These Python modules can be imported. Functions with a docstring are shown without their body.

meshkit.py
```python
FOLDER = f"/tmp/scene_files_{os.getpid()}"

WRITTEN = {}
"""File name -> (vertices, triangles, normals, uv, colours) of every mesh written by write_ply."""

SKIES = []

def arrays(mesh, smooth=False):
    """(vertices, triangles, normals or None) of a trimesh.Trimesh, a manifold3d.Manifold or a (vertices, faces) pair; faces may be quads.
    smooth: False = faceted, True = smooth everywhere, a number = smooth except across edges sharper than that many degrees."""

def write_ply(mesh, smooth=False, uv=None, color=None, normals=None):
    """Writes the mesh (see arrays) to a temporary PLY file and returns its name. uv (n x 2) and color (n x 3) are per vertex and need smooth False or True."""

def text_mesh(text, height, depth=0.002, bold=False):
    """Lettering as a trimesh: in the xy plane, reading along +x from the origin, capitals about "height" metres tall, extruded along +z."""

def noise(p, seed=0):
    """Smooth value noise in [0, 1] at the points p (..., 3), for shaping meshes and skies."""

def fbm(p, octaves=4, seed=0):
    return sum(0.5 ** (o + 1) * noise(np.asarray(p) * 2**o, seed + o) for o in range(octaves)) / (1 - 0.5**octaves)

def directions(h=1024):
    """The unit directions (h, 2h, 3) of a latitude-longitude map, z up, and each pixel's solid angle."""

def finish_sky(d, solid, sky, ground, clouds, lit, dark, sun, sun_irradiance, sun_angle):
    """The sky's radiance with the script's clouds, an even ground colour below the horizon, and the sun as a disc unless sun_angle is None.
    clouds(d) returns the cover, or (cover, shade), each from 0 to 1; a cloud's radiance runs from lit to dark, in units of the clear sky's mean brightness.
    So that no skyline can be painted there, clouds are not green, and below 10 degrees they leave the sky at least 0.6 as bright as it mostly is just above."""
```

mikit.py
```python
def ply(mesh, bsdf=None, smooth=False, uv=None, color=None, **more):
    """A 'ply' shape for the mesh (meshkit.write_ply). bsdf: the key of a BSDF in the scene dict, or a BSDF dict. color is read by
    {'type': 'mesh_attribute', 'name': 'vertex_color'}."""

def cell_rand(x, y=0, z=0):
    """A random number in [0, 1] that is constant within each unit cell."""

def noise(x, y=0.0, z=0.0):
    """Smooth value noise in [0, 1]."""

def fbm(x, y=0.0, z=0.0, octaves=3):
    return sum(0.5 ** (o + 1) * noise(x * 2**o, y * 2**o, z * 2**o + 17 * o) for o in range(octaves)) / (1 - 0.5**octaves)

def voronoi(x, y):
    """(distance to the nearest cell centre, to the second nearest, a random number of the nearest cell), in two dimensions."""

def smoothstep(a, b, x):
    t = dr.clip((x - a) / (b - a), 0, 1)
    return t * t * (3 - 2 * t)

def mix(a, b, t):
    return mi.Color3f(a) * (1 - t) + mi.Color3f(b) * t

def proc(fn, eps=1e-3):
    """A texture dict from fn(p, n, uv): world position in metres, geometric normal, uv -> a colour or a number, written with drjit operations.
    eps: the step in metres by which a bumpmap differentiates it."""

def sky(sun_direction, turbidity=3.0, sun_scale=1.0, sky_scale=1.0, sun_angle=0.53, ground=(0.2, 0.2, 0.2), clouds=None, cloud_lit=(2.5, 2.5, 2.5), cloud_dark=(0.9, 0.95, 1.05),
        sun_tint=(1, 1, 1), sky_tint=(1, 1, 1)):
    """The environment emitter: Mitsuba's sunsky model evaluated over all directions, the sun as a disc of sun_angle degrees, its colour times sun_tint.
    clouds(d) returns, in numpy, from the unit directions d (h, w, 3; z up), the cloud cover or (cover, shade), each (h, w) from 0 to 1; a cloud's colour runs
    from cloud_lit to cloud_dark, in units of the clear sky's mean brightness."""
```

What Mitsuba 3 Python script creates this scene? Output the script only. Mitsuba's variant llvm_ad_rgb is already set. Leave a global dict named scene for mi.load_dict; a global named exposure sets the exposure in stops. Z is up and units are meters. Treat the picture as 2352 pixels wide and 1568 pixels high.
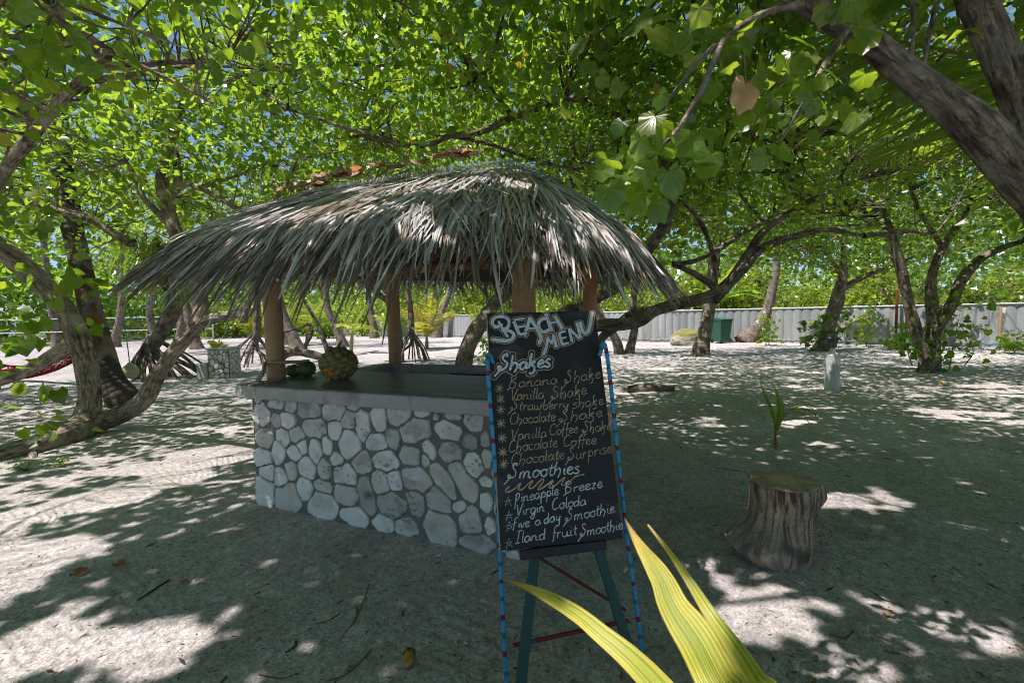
import math
import numpy as np
import trimesh
import mitsuba as mi
import drjit as dr
import mikit
import meshkit
from shapely.geometry import LineString, Polygon, Point, box as sbox
from shapely.ops import unary_union
from shapely import affinity

T = mi.ScalarTransform4f
scene, labels, used = {}, {}, {}
rng = np.random.default_rng(11)

# ------------------------------------------------------------------ camera, sky, exposure
FPX, CX, CY, EYE = 1045.0, 1176.0, 784.0, 1.5          # focal length in pixels of a 2352 x 1568 view, eye height
pitch, roll = math.atan2(62, FPX), math.radians(1.2)
FW = np.array([0, math.cos(pitch), -math.sin(pitch)])
U0, R0 = np.array([0, math.sin(pitch), math.cos(pitch)]), np.array([1.0, 0, 0])
RT, UP = math.cos(roll) * R0 - math.sin(roll) * U0, math.cos(roll) * U0 + math.sin(roll) * R0
CAM = np.array([0, 0, EYE])
scene['camera'] = {'type': 'perspective', 'fov': 2 * math.degrees(math.atan(CX / FPX)), 'fov_axis': 'x', 'near_clip': 0.05, 'far_clip': 600.0,
                   'to_world': T().look_at(origin=CAM.tolist(), target=(CAM + FW).tolist(), up=UP.tolist())}
SUN = np.array([-0.42, -0.21, 0.88]); SUN /= np.linalg.norm(SUN)
scene['sky'] = mikit.sky(SUN.tolist(), turbidity=2.6, sky_scale=0.68, sun_angle=0.6, sun_tint=(0.92, 1.0, 1.26), ground=(0.3, 0.3, 0.25))
exposure = 2.42


def at(x, y, Y):
    d = FW + (x - CX) / FPX * RT + (CY - y) / FPX * UP
    return CAM + d * (Y / d[1])


def gp(x, y, z=0.0):
    d = FW + (x - CX) / FPX * RT + (CY - y) / FPX * UP
    return CAM + d * ((z - EYE) / d[2])


# ------------------------------------------------------------------ entries and names
def nm(k):
    if k not in used:
        used[k] = 0
        return k
    used[k] += 1
    return '%s_%03d' % (k, used[k])


def thing(name, label, cat, group=None, kind=None):
    k = nm(name)
    labels[k] = {'label': label, 'category': cat}
    if group: labels[k]['group'] = group
    if kind: labels[k]['kind'] = kind
    return k


def part(parent, name, mesh, bsdf, smooth=False, label=None, kind=None, **kw):
    k = nm(parent + '__' + name)
    scene[k] = mikit.ply(mesh, bsdf, smooth, **kw)
    if label or kind:
        labels[k] = {}
        if label: labels[k]['label'] = label
        if kind: labels[k]['kind'] = kind
    return k


def single(name, mesh, bsdf, label, cat, smooth=False, group=None, kind=None, **kw):
    k = thing(name, label, cat, group, kind)
    scene[k] = mikit.ply(mesh, bsdf, smooth, **kw)
    return k


def structure(name, mesh, bsdf, label, smooth=False, **kw):
    k = nm(name)
    scene[k] = mikit.ply(mesh, bsdf, smooth, **kw)
    labels[k] = {'label': label, 'kind': 'structure'}
    return k


# ------------------------------------------------------------------ mesh helpers
def unit(v):
    v = np.asarray(v, float)
    return v / (np.linalg.norm(v, axis=-1, keepdims=True) + 1e-12)


def resample(pts, n, extra=None):
    """Catmull-Rom through the points, n samples evenly by length; extra columns follow."""
    P = np.asarray(pts, float)
    if extra is not None: P = np.column_stack([P, extra])
    if len(P) == 2:
        t = np.linspace(0, 1, n)[:, None]
        return P[0] * (1 - t) + P[1] * t
    Q = np.vstack([2 * P[0] - P[1], P, 2 * P[-1] - P[-2]])
    out = []
    for i in range(1, len(Q) - 2):
        t = np.linspace(0, 1, 12, endpoint=False)[:, None]
        a, b, c, d = Q[i - 1], Q[i], Q[i + 1], Q[i + 2]
        out.append(0.5 * (2 * b + (c - a) * t + (2 * a - 5 * b + 4 * c - d) * t ** 2 + (3 * b - a - 3 * c + d) * t ** 3))
    X = np.vstack(out + [P[-1:]])
    s = np.r_[0, np.cumsum(np.linalg.norm(np.diff(X[:, :3] if X.shape[1] > 2 else X, axis=0), axis=1))]
    u = np.linspace(0, s[-1], n)
    return np.column_stack([np.interp(u, s, X[:, k]) for k in range(X.shape[1])])


def frames(P):
    t = unit(np.gradient(P, axis=0))
    n = np.zeros_like(P)
    a = np.cross(t[0], [0.3, 0.1, 1.0] if abs(t[0][2]) < 0.9 else [1.0, 0.2, 0])
    for i in range(len(P)):
        a = a - t[i] * (a @ t[i])
        a = a / (np.linalg.norm(a) + 1e-12)
        n[i] = a
    return t, n, np.cross(t, n)


def tube(pts, radii, sides=8, seg=None, rough=0.0, freq=6.0, seed=0, cap=True, raw=False):
    """(V, F, uv) of a tapered tube; uv = (metres along, metres around)."""
    pts = np.asarray(pts, float)
    if not raw:
        L = np.linalg.norm(np.diff(pts, axis=0), axis=1).sum()
        R = resample(pts, seg or max(3, int(L / 0.09)), np.broadcast_to(np.asarray(radii, float), (len(pts),)) if np.ndim(radii) == 0 or len(radii) == len(pts) else np.interp(np.linspace(0, 1, len(pts)), np.linspace(0, 1, len(radii)), radii))
        P, r = R[:, :3], np.maximum(R[:, 3], 0.0005)
    else:
        P, r = pts, np.broadcast_to(np.asarray(radii, float), (len(pts),))
    t, n, b = frames(P)
    ang = np.arange(sides) * 2 * np.pi / sides
    dirs = np.cos(ang)[None, :, None] * n[:, None] + np.sin(ang)[None, :, None] * b[:, None]
    rr = np.repeat(r[:, None], sides, 1)
    if rough:
        q = P[:, None] + dirs * r[:, None, None]
        rr = rr * (1 + rough * (meshkit.fbm(q * freq, 3, seed) - 0.5) * 2 + rough * 0.8 * (meshkit.noise(q * freq * 0.35, seed + 9) - 0.5) * 2)
    V = (P[:, None] + dirs * rr[..., None]).reshape(-1, 3)
    s = np.r_[0, np.cumsum(np.linalg.norm(np.diff(P, axis=0), axis=1))]
    uv = np.stack([np.repeat(s, sides), np.tile(np.where(ang > np.pi, 2 * np.pi - ang, ang), len(P)) * np.repeat(r, sides)], 1)
    i, j = np.meshgrid(np.arange(len(P) - 1), np.arange(sides), indexing='ij')
    q = np.stack([i * sides + j, i * sides + (j + 1) % sides, (i + 1) * sides + (j + 1) % sides, (i + 1) * sides + j], -1).reshape(-1, 4)
    F = np.vstack([q[:, [0, 1, 2]], q[:, [0, 2, 3]]])
    if cap:
        m = len(V)
        V = np.vstack([V, P[0], P[-1]]); uv = np.vstack([uv, uv[0], uv[-1]])
        k = np.arange(sides)
        F = np.vstack([F, np.stack([np.full(sides, m), (k + 1) % sides, k], 1), np.stack([np.full(sides, m + 1), (len(P) - 1) * sides + k, (len(P) - 1) * sides + (k + 1) % sides], 1)])
    return V, F, uv


def join(parts):
    """Concatenate (V, F, X...) tuples."""
    out, n = [[] for _ in parts[0]], 0
    for p in parts:
        for k, a in enumerate(p): out[k].append(a + n if k == 1 else a)
        n += len(p[0])
    return tuple(np.vstack(o) for o in out)


def mesh_uv(parent, name, vfu, bsdf, smooth=True, **kw):
    return part(parent, name, (vfu[0], vfu[1]), bsdf, smooth, uv=vfu[2], **kw)


def mesh_c(parent, name, vf, col, bsdf='painted', smooth=False, var=0.0, **kw):
    """a part with one colour (times a little noise) in its vertices"""
    V, F = (vf.vertices, vf.faces) if hasattr(vf, 'vertices') else (vf[0], vf[1])
    V = np.asarray(V, float)
    c = np.broadcast_to(np.asarray(col, float), (len(V), 3)).copy()
    if var: c *= (1 + var * (meshkit.fbm(V * 23, 3) - 0.5) * 2)[:, None]
    return part(parent, name, (V, F), bsdf, smooth, color=np.clip(c, 0, 1), **kw)


def grid_faces(n, m):
    i, j = np.meshgrid(np.arange(n - 1), np.arange(m - 1), indexing='ij')
    a = i * m + j
    return np.vstack([np.stack([a, a + 1, a + m + 1], -1).reshape(-1, 3), np.stack([a, a + m + 1, a + m], -1).reshape(-1, 3)])


def rbox(size, r=0.006, centre=(0, 0, 0)):
    """box with chamfered edges"""
    s = np.asarray(size, float) / 2
    pts = []
    for sx in (-1, 1):
        for sy in (-1, 1):
            for sz in (-1, 1):
                c = np.array([sx, sy, sz]) * s
                for k in range(3):
                    d = np.array([sx, sy, sz]) * r; d[k] = 0
                    pts.append(c - d)
    h = trimesh.convex.convex_hull(np.array(pts))
    h.apply_translation(centre)
    return h


def frame_mesh(m, o, x, y, z):
    M = np.eye(4); M[:3, 0], M[:3, 1], M[:3, 2], M[:3, 3] = x, y, z, o
    m = m.copy(); m.apply_transform(M)
    return m


def strip(P, side, w, nrm, pleats=1, amp=0.0, cols=3):
    """A leaf blade: centre line P, side vectors, half widths w, normals, fold/pleat depth amp. Returns V, F, s(along), t(across)."""
    n = len(P)
    tt = np.linspace(-1, 1, cols)
    fold = amp * (np.abs(((tt * pleats) % 2) - 1) if pleats > 1 else np.abs(tt))
    V = P[:, None] + side[:, None] * (tt[None, :, None] * np.asarray(w)[:, None, None]) + nrm[:, None] * (fold[None, :, None] * (np.asarray(w)[:, None, None] / (np.max(w) + 1e-9)))
    return V.reshape(-1, 3), grid_faces(n, cols), np.repeat(np.linspace(0, 1, n), cols), np.tile(tt, n)


# ------------------------------------------------------------------ materials
N, FB, SS, MIX = mikit.noise, mikit.fbm, mikit.smoothstep, mikit.mix


def bump(inner, fn, scale, eps=2e-3):
    return {'type': 'bumpmap', 'arbitrary': mikit.proc(fn, eps), 'scale': scale, 'bsdf': inner}


def rough_diffuse(fn, rough=0.8, spec=0.3):
    return {'type': 'principled', 'base_color': mikit.proc(fn), 'roughness': rough, 'specular': spec}


def sand_col(p, n, uv):
    a = FB(p.x * 0.9, p.y * 0.9, 3.0, 3)
    g = N(p.x * 160, p.y * 160, 1.0)
    g2 = N(p.x * 61, p.y * 61, 5.0)
    c = MIX((0.295, 0.275, 0.262), (0.425, 0.398, 0.385), a)
    g3 = FB(p.x * 22, p.y * 22, 7.0, 3)
    c = c * (0.62 + 0.7 * g) * (0.80 + 0.40 * g2) * (0.74 + 0.5 * g3)
    dirt = SS(0.58, 0.72, FB(p.x * 3.1 + 7, p.y * 3.1, 2.0, 3))
    speck = SS(0.80, 0.88, N(p.x * 45, p.y * 45, 8.0))
    c = MIX(c, (0.20, 0.18, 0.15), 0.30 * dirt)
    return MIX(c, (0.10, 0.085, 0.065), 0.40 * speck * (0.15 + dirt))


def sand_bump(p, n, uv):
    w = p.x * 0.55 + p.y * 0.85 + 0.9 * FB(p.x * 0.9, p.y * 0.9, 0.0, 3)
    rake = dr.sin(w * 95.0) * SS(0.5, 0.68, N(p.x * 0.9 + 5, p.y * 0.9 + 2, 4.0))
    return 0.007 * rake + 0.03 * FB(p.x * 14, p.y * 14, 0.0, 4) + 0.012 * N(p.x * 90, p.y * 90, 2.0)


scene['sand'] = bump(rough_diffuse(sand_col, 0.95, 0.15), sand_bump, 0.5, 4e-3)


def bark_col(p, n, uv):
    a = FB(p.x * 9, p.y * 9, p.z * 9, 3)
    b = N(uv.x * 14 + 3, uv.y * 70, p.x * 3)
    c = MIX((0.070, 0.054, 0.042), (0.37, 0.31, 0.245), SS(0.2, 0.85, 0.55 * a + 0.45 * b))
    c = c * (1 - 0.40 * SS(0.50, 0.62, FB(uv.x * 16 + 2.5 * a, uv.y * 95, 2.0, 3))) * (0.72 + 0.56 * N(p.x * 90, p.y * 90, p.z * 90))
    moss = SS(0.55, 0.75, FB(p.x * 3.3 + 4, p.y * 3.3, p.z * 3.3, 3))
    return MIX(c, (0.33, 0.31, 0.27), 0.5 * moss)


def bark_bump(p, n, uv):
    return 0.7 * FB(uv.x * 13, uv.y * 55, 2.0, 4) + 0.5 * FB(p.x * 45, p.y * 45, p.z * 45, 3)


def pale_bark(p, n, uv):
    return bark_col(p, n, uv) * 1.45


scene['pale_bark'] = {'type': 'twosided', 'b': bump(rough_diffuse(pale_bark, 0.85, 0.25), bark_bump, 0.05, 1.2e-3)}
scene['bark'] = {'type': 'twosided', 'b': bump(rough_diffuse(bark_col, 0.85, 0.25), bark_bump, 0.05, 1.2e-3)}


def palm_col(p, n, uv):
    ring = SS(0.0, 0.35, dr.abs(dr.sin(uv.x * 32 + 2 * N(uv.y * 6, uv.x * 2, 1.0))))
    a = FB(p.x * 7, p.y * 7, p.z * 7, 3)
    c = MIX((0.075, 0.06, 0.046), (0.28, 0.24, 0.20), a) * (0.78 + 0.22 * ring)
    c = c * (1 - 0.5 * SS(0.55, 0.64, FB(p.x * 13, p.y * 13, p.z * 5, 3)))
    old = SS(-5.0, -6.5, p.x) * SS(13.0, 10.0, p.y)
    c = MIX(c, (0.035, 0.03, 0.026), 0.85 * old * SS(0.42, 0.56, FB(p.x * 3.5, p.y * 3.5, p.z * 2.2 + 3, 3) + 0.25 * SS(1.2, 0.2, p.z)))
    rust = SS(0.46, 0.62, FB(p.x * 2.6 + 3, p.y * 2.6, p.z * 1.9, 3)) * SS(2.6, 1.2, p.z)
    return MIX(c, (0.22, 0.105, 0.035), (0.7 * old * SS(0.6, 1.2, p.z) + 0.12) * rust)


def palm_bump(p, n, uv):
    return dr.abs(dr.sin(uv.x * 32 + 2 * N(uv.y * 6, uv.x * 2, 1.0))) * 0.6 + 0.5 * FB(p.x * 30, p.y * 30, p.z * 30, 3)


scene['palm_bark'] = {'type': 'twosided', 'b': bump(rough_diffuse(palm_col, 0.85, 0.25), palm_bump, 0.018, 2e-3)}


# leaves carry (tone, dryness) in uv: tone 0..1 dark to light green, dryness 0 green, 1 yellow, 2 brown
def leaf_mix(uv, dark, light, yellow, brown):
    c = MIX(dark, light, uv.x)
    c = MIX(c, yellow, dr.clip(uv.y, 0, 1))
    return MIX(c, brown, dr.clip(uv.y - 1, 0, 1))


def leaf_refl(p, n, uv):
    return leaf_mix(uv, (0.022, 0.060, 0.014), (0.075, 0.150, 0.030), (0.34, 0.30, 0.05), (0.30, 0.17, 0.08))


def leaf_tran(p, n, uv):
    return leaf_mix(uv, (0.14, 0.32, 0.010), (0.58, 0.84, 0.045), (0.66, 0.56, 0.06), (0.35, 0.15, 0.04))


scene['leaf'] = {'type': 'blendbsdf', 'weight': 0.5,
                 'a': {'type': 'principledthin', 'base_color': mikit.proc(leaf_tran), 'roughness': 0.6, 'diff_trans': 2.0, 'spec_trans': 0.0},
                 'b': {'type': 'twosided', 'b': {'type': 'principled', 'base_color': mikit.proc(leaf_refl), 'roughness': 0.28, 'specular': 0.75}}}
def blade_refl(p, n, uv):
    return leaf_mix(uv, (0.10, 0.16, 0.02), (0.36, 0.42, 0.07), (0.66, 0.54, 0.10), (0.34, 0.20, 0.09))


scene['palm_blade'] = {'type': 'blendbsdf', 'weight': 0.65,
                       'a': {'type': 'principledthin', 'base_color': mikit.proc(leaf_tran), 'roughness': 0.6, 'diff_trans': 2.0, 'spec_trans': 0.0},
                       'b': {'type': 'twosided', 'b': {'type': 'principled', 'base_color': mikit.proc(blade_refl), 'roughness': 0.32, 'specular': 0.7}}}
scene['painted'] = {'type': 'twosided', 'b': {'type': 'principled', 'base_color': {'type': 'mesh_attribute', 'name': 'vertex_color'}, 'roughness': 0.5, 'specular': 0.4}}
scene['matte'] = {'type': 'twosided', 'b': {'type': 'principled', 'base_color': {'type': 'mesh_attribute', 'name': 'vertex_color'}, 'roughness': 0.9, 'specular': 0.2}}
scene['straw'] = {'type': 'twosided', 'b': {'type': 'principled', 'base_color': {'type': 'mesh_attribute', 'name': 'vertex_color'}, 'roughness': 0.38, 'specular': 0.5}}


def stone_col(tone, warm, grey):
    def fn(p, n, uv):
        a = FB(p.x * 11, p.y * 11, p.z * 11, 3)
        pit = SS(0.62, 0.72, FB(p.x * 46, p.y * 46, p.z * 46, 2)) * SS(0.45, 0.7, FB(p.x * 7 + 3, p.y * 7, p.z * 7, 2))
        c = MIX((0.40, 0.385, 0.36), (0.84, 0.83, 0.81), tone + 0.25 * (N(p.x * 2.3, p.y * 2.3, p.z * 2.3 + 5) - 0.5))
        c = MIX(c, (0.52, 0.41, 0.29), warm * SS(0.4, 0.7, a))
        c = MIX(c, (0.15, 0.145, 0.135), grey * SS(0.50, 0.72, FB(p.x * 8 + 9, p.y * 8, p.z * 8, 4)))
        return MIX(c * (0.8 + 0.35 * a), (0.10, 0.095, 0.085), 0.6 * pit)
    return fn


def stone_bump(p, n, uv):
    return FB(p.x * 30, p.y * 30, p.z * 30, 4) - 0.6 * SS(0.62, 0.72, FB(p.x * 46, p.y * 46, p.z * 46, 2))


STONE_KINDS = ('white_stone', 'cream_stone', 'grey_stone', 'dark_stone')
for k_, t_, w_, g_ in zip(STONE_KINDS, (0.95, 0.62, 0.35, 0.15), (0.12, 0.55, 0.15, 0.2), (0.25, 0.35, 0.5, 0.95)):
    scene[k_] = {'type': 'twosided', 'b': bump(rough_diffuse(stone_col(t_, w_, g_), 0.9, 0.2), stone_bump, 0.012, 1.5e-3)}


def mortar_col(p, n, uv):
    a = FB(p.x * 6, p.y * 6, p.z * 6, 4)
    g = N(p.x * 130, p.y * 130, p.z * 130)
    return MIX((0.14, 0.135, 0.122), (0.245, 0.235, 0.215), a) * (0.85 + 0.3 * g)


scene['mortar'] = bump(rough_diffuse(mortar_col, 0.95, 0.15), lambda p, n, uv: FB(p.x * 40, p.y * 40, p.z * 40, 4), 0.014, 1.5e-3)


def concrete_col(p, n, uv):
    a = FB(p.x * 5, p.y * 5, p.z * 9, 4)
    d = SS(0.55, 0.75, FB(p.x * 12 + 3, p.y * 12, p.z * 4, 3))
    c = MIX((0.33, 0.32, 0.30), (0.52, 0.51, 0.48), a)
    return MIX(c, (0.22, 0.20, 0.17), 0.6 * d) * (0.92 + 0.16 * N(p.x * 90, p.y * 90, p.z * 90))


scene['concrete'] = bump(rough_diffuse(concrete_col, 0.85, 0.25), lambda p, n, uv: FB(p.x * 35, p.y * 35, p.z * 35, 3), 0.006, 1.5e-3)
UX, UY = 0.922, -0.388


def plank_col(p, n, uv):
    a = p.x * UX + p.y * UY
    b = p.x * -UY + p.y * UX
    g = FB(a * 3.0, b * 60, 1.0, 3)
    w = FB(a * 8, b * 20, 2.0, 3)
    return MIX((0.10, 0.092, 0.075), (0.23, 0.21, 0.175), 0.6 * g + 0.4 * w)


scene['counter_wood'] = {'type': 'principled', 'base_color': mikit.proc(plank_col), 'roughness': 0.42, 'specular': 0.5}


def rope_col(p, n, uv):
    return MIX((0.48, 0.32, 0.165), (0.64, 0.45, 0.25), FB(p.x * 9, p.y * 9, p.z * 60, 3)) * (0.75 + 0.25 * dr.abs(dr.sin(p.z * 400)))


scene['rope_wrap'] = bump(rough_diffuse(rope_col, 0.85, 0.2), lambda p, n, uv: dr.abs(dr.sin(p.z * 400)) + 0.5 * N(p.x * 200, p.y * 200, p.z * 400), 0.004, 8e-4)


def board_col(p, n, uv):
    a = FB(p.x * 7, p.y * 7, p.z * 18, 4)
    s = SS(0.6, 0.8, FB(p.x * 6 + 2, 3.0, p.z * 9, 3))
    return MIX((0.011, 0.011, 0.014), (0.022, 0.022, 0.027), a) + 0.035 * s * (0.3 + N(p.x * 70, p.y * 30, p.z * 200))


scene['blackboard'] = {'type': 'principled', 'base_color': mikit.proc(board_col), 'roughness': 0.55, 'specular': 0.35}


def fence_col(p, n, uv):
    a = FB(p.x * 1.2, p.y * 1.2, p.z * 0.7, 3)
    s = SS(0.5, 0.8, FB(p.x * 9, p.y * 9, p.z * 0.8, 3))
    c = MIX((0.24, 0.26, 0.265), (0.33, 0.35, 0.35), a)
    c = c * (0.84 + 0.3 * mikit.cell_rand(p.x * 3.1, p.y * 0.7))
    return MIX(c, (0.20, 0.16, 0.11), 0.75 * s * SS(1.5, 0.0, p.z))


scene['sheet_metal'] = {'type': 'twosided', 'b': {'type': 'principled', 'base_color': mikit.proc(fence_col), 'roughness': 0.5, 'specular': 0.4}}


def stump_col(p, n, uv):
    g = FB(uv.y * 55 + 2.2 * FB(p.x * 9, p.y * 9, p.z * 6, 2), p.z * 9 + 1.5 * FB(p.x * 7 + 5, p.y * 7, p.z * 7, 2), 1.0, 4)
    b = FB(p.x * 6, p.y * 6, p.z * 6, 3)
    c = MIX((0.09, 0.065, 0.048), (0.46, 0.36, 0.27), SS(0.28, 0.72, 0.65 * g + 0.35 * b)) * (0.7 + 0.6 * N(p.x * 120, p.y * 120, p.z * 60))
    c = MIX(c, (0.30, 0.28, 0.26), 0.35 * SS(0.30, 0.18, p.z) * SS(1.60, 1.45, p.x))
    return MIX(c, (0.055, 0.05, 0.045), 0.7 * SS(0.6, 0.72, FB(p.x * 5 + 4, p.y * 5, p.z * 5, 3)))


scene['weathered_wood'] = {'type': 'twosided', 'b': bump(rough_diffuse(stump_col, 0.8, 0.25), lambda p, n, uv: FB(uv.y * 55 + 2.2 * FB(p.x * 9, p.y * 9, p.z * 6, 2), p.z * 10, 1.0, 4) + 0.5 * FB(p.x * 60, p.y * 60, p.z * 60, 3), 0.03, 1.2e-3)}
scene['glass'] = {'type': 'thindielectric', 'int_ior': 1.5}


# ------------------------------------------------------------------ the ground
MOUNDS = [(5.97, 14.33, 0.9, 0.10), (10.56, 20.24, 1.2, 0.12), (4.02, 15.9, 0.8, 0.05), (9.06, 9.87, 0.7, 0.05), (-6.86, 7.82, 0.9, 0.07), (1.5, 2.65, 0.5, 0.02)]


def height(x, y):
    x, y = np.asarray(x, float), np.asarray(y, float)
    z = 0.05 * (meshkit.fbm(np.stack([x * 0.35, y * 0.35, 0 * x], -1), 3) - 0.5) + 0.022 * (meshkit.fbm(np.stack([x * 2.6, y * 2.6, 0 * x + 4], -1), 3, 5) - 0.5)
    for cx, cy, r, h in MOUNDS: z = z + h * np.exp(-((x - cx) ** 2 + (y - cy) ** 2) / r ** 2)
    return z


def graded(lo, hi, step, far):
    a = list(np.arange(lo, hi + 1e-6, step))
    s, b = step, hi
    right = []
    while b < far: s *= 1.22; b += s; right.append(b)
    s, b, left = step, lo, []
    while b > -far: s *= 1.22; b -= s; left.append(b)
    return np.array(left[::-1] + a + right)


gx, gy = graded(-8, 8, 0.07, 260), graded(0.9, 10, 0.07, 260)
X, Y = np.meshgrid(gx, gy, indexing='ij')
GV = np.stack([X, Y, height(X, Y)], -1).reshape(-1, 3)
structure('ground', (GV, grid_faces(len(gx), len(gy))[:, ::-1]), 'sand', 'pale coral sand raked in places and dappled with leaf shade', True, uv=GV[:, :2])


def on(x, y, dz=0.0):
    return np.array([x, y, float(height(x, y)) + dz])


def onpx(x, y):
    g = gp(x, y)
    return on(g[0], g[1])

WORDS = [('Banana',.0729,.6492,.2969,.6609,.0246,.0042,0),('Shake',.3294,.6574,.5004,.6792,.0263,.0042,0),('Vanilla',.0771,.596,.2283,.5983,.0243,.0042,0),('Shake',.2596,.5888,.4272,.6085,.0258,.0042,0),('Strawberry',.0761,.5516,.3366,.5494,.0224,.0042,0),('shake',.3526,.5466,.5,.5588,.0237,.0042,0),('Chocolate',.0662,.4929,.2711,.4985,.0236,.0042,0),('Shake',.2881,.4879,.4892,.5059,.0251,.0042,0),('Vanilla',.0675,.4275,.2273,.4327,.0224,.0042,0),('Coffee',.2375,.4359,.3677,.4433,.0227,.0042,0),('Shake',.3851,.4365,.5186,.4459,.0238,.0042,0),('Chocolate',.0545,.3765,.2704,.3886,.024,.0042,0),('Coffee',.2918,.3854,.4444,.3908,.0225,.0042,0),('Chocolate',.0604,.3233,.2968,.3366,.0236,.0042,0),('Surprise',.3073,.3247,.5122,.3504,.0241,.0042,0),('Smoothies',.0454,.2687,.3569,.2735,.0286,.0075,1),('Shakes',.0323,.7267,.2757,.7391,.0343,.011,2),('Pineapple',.065,.174,.2573,.1942,.0216,.0052,1),('Breeze',.2785,.1944,.4501,.2102,.0221,.0052,1),('Virgin',.0689,.1254,.1926,.1325,.0223,.0052,1),('Coloda',.2193,.1356,.3697,.1446,.0216,.0052,1),('Five',.0527,.0774,.1229,.0816,.0195,.0052,1),('a',.1434,.0832,.1715,.0843,.0171,.0052,1),('day',.1809,.0852,.2568,.0926,.0206,.0052,1),('Smoothie',.2749,.0842,.4897,.1049,.0224,.0052,1),('Iland',.0579,.0216,.1832,.0272,.0217,.0052,1),('fruit',.2091,.0266,.3187,.0323,.022,.0052,1),('Smoothie',.3289,.0211,.5159,.0377,.0222,.0052,1)]
STARS = [(.0336,.651),(.0366,.6059),(.0337,.5596),(.032,.5005),(.0319,.439),(.0321,.3817),(.0327,.3325)]
STARS2 = [(.0398,.1847),(.0398,.1295),(.039,.0904),(.0329,.0272)]
SQUIG = [(.0511,.2417),(.0334,.2289),(.0421,.2195),(.0689,.2298),(.0986,.2506),(.0876,.2284),(.1024,.2255),(.1345,.2497),(.1503,.2575),(.1331,.232),(.148,.2292),(.1887,.2601),(.1957,.2524),(.1702,.2222),(.1935,.2275),(.238,.2529),(.2164,.2276),(.2354,.2262),(.2892,.2619),(.2707,.2325),(.2941,.2344),(.3358,.2604),(.376,.2684)]
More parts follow.
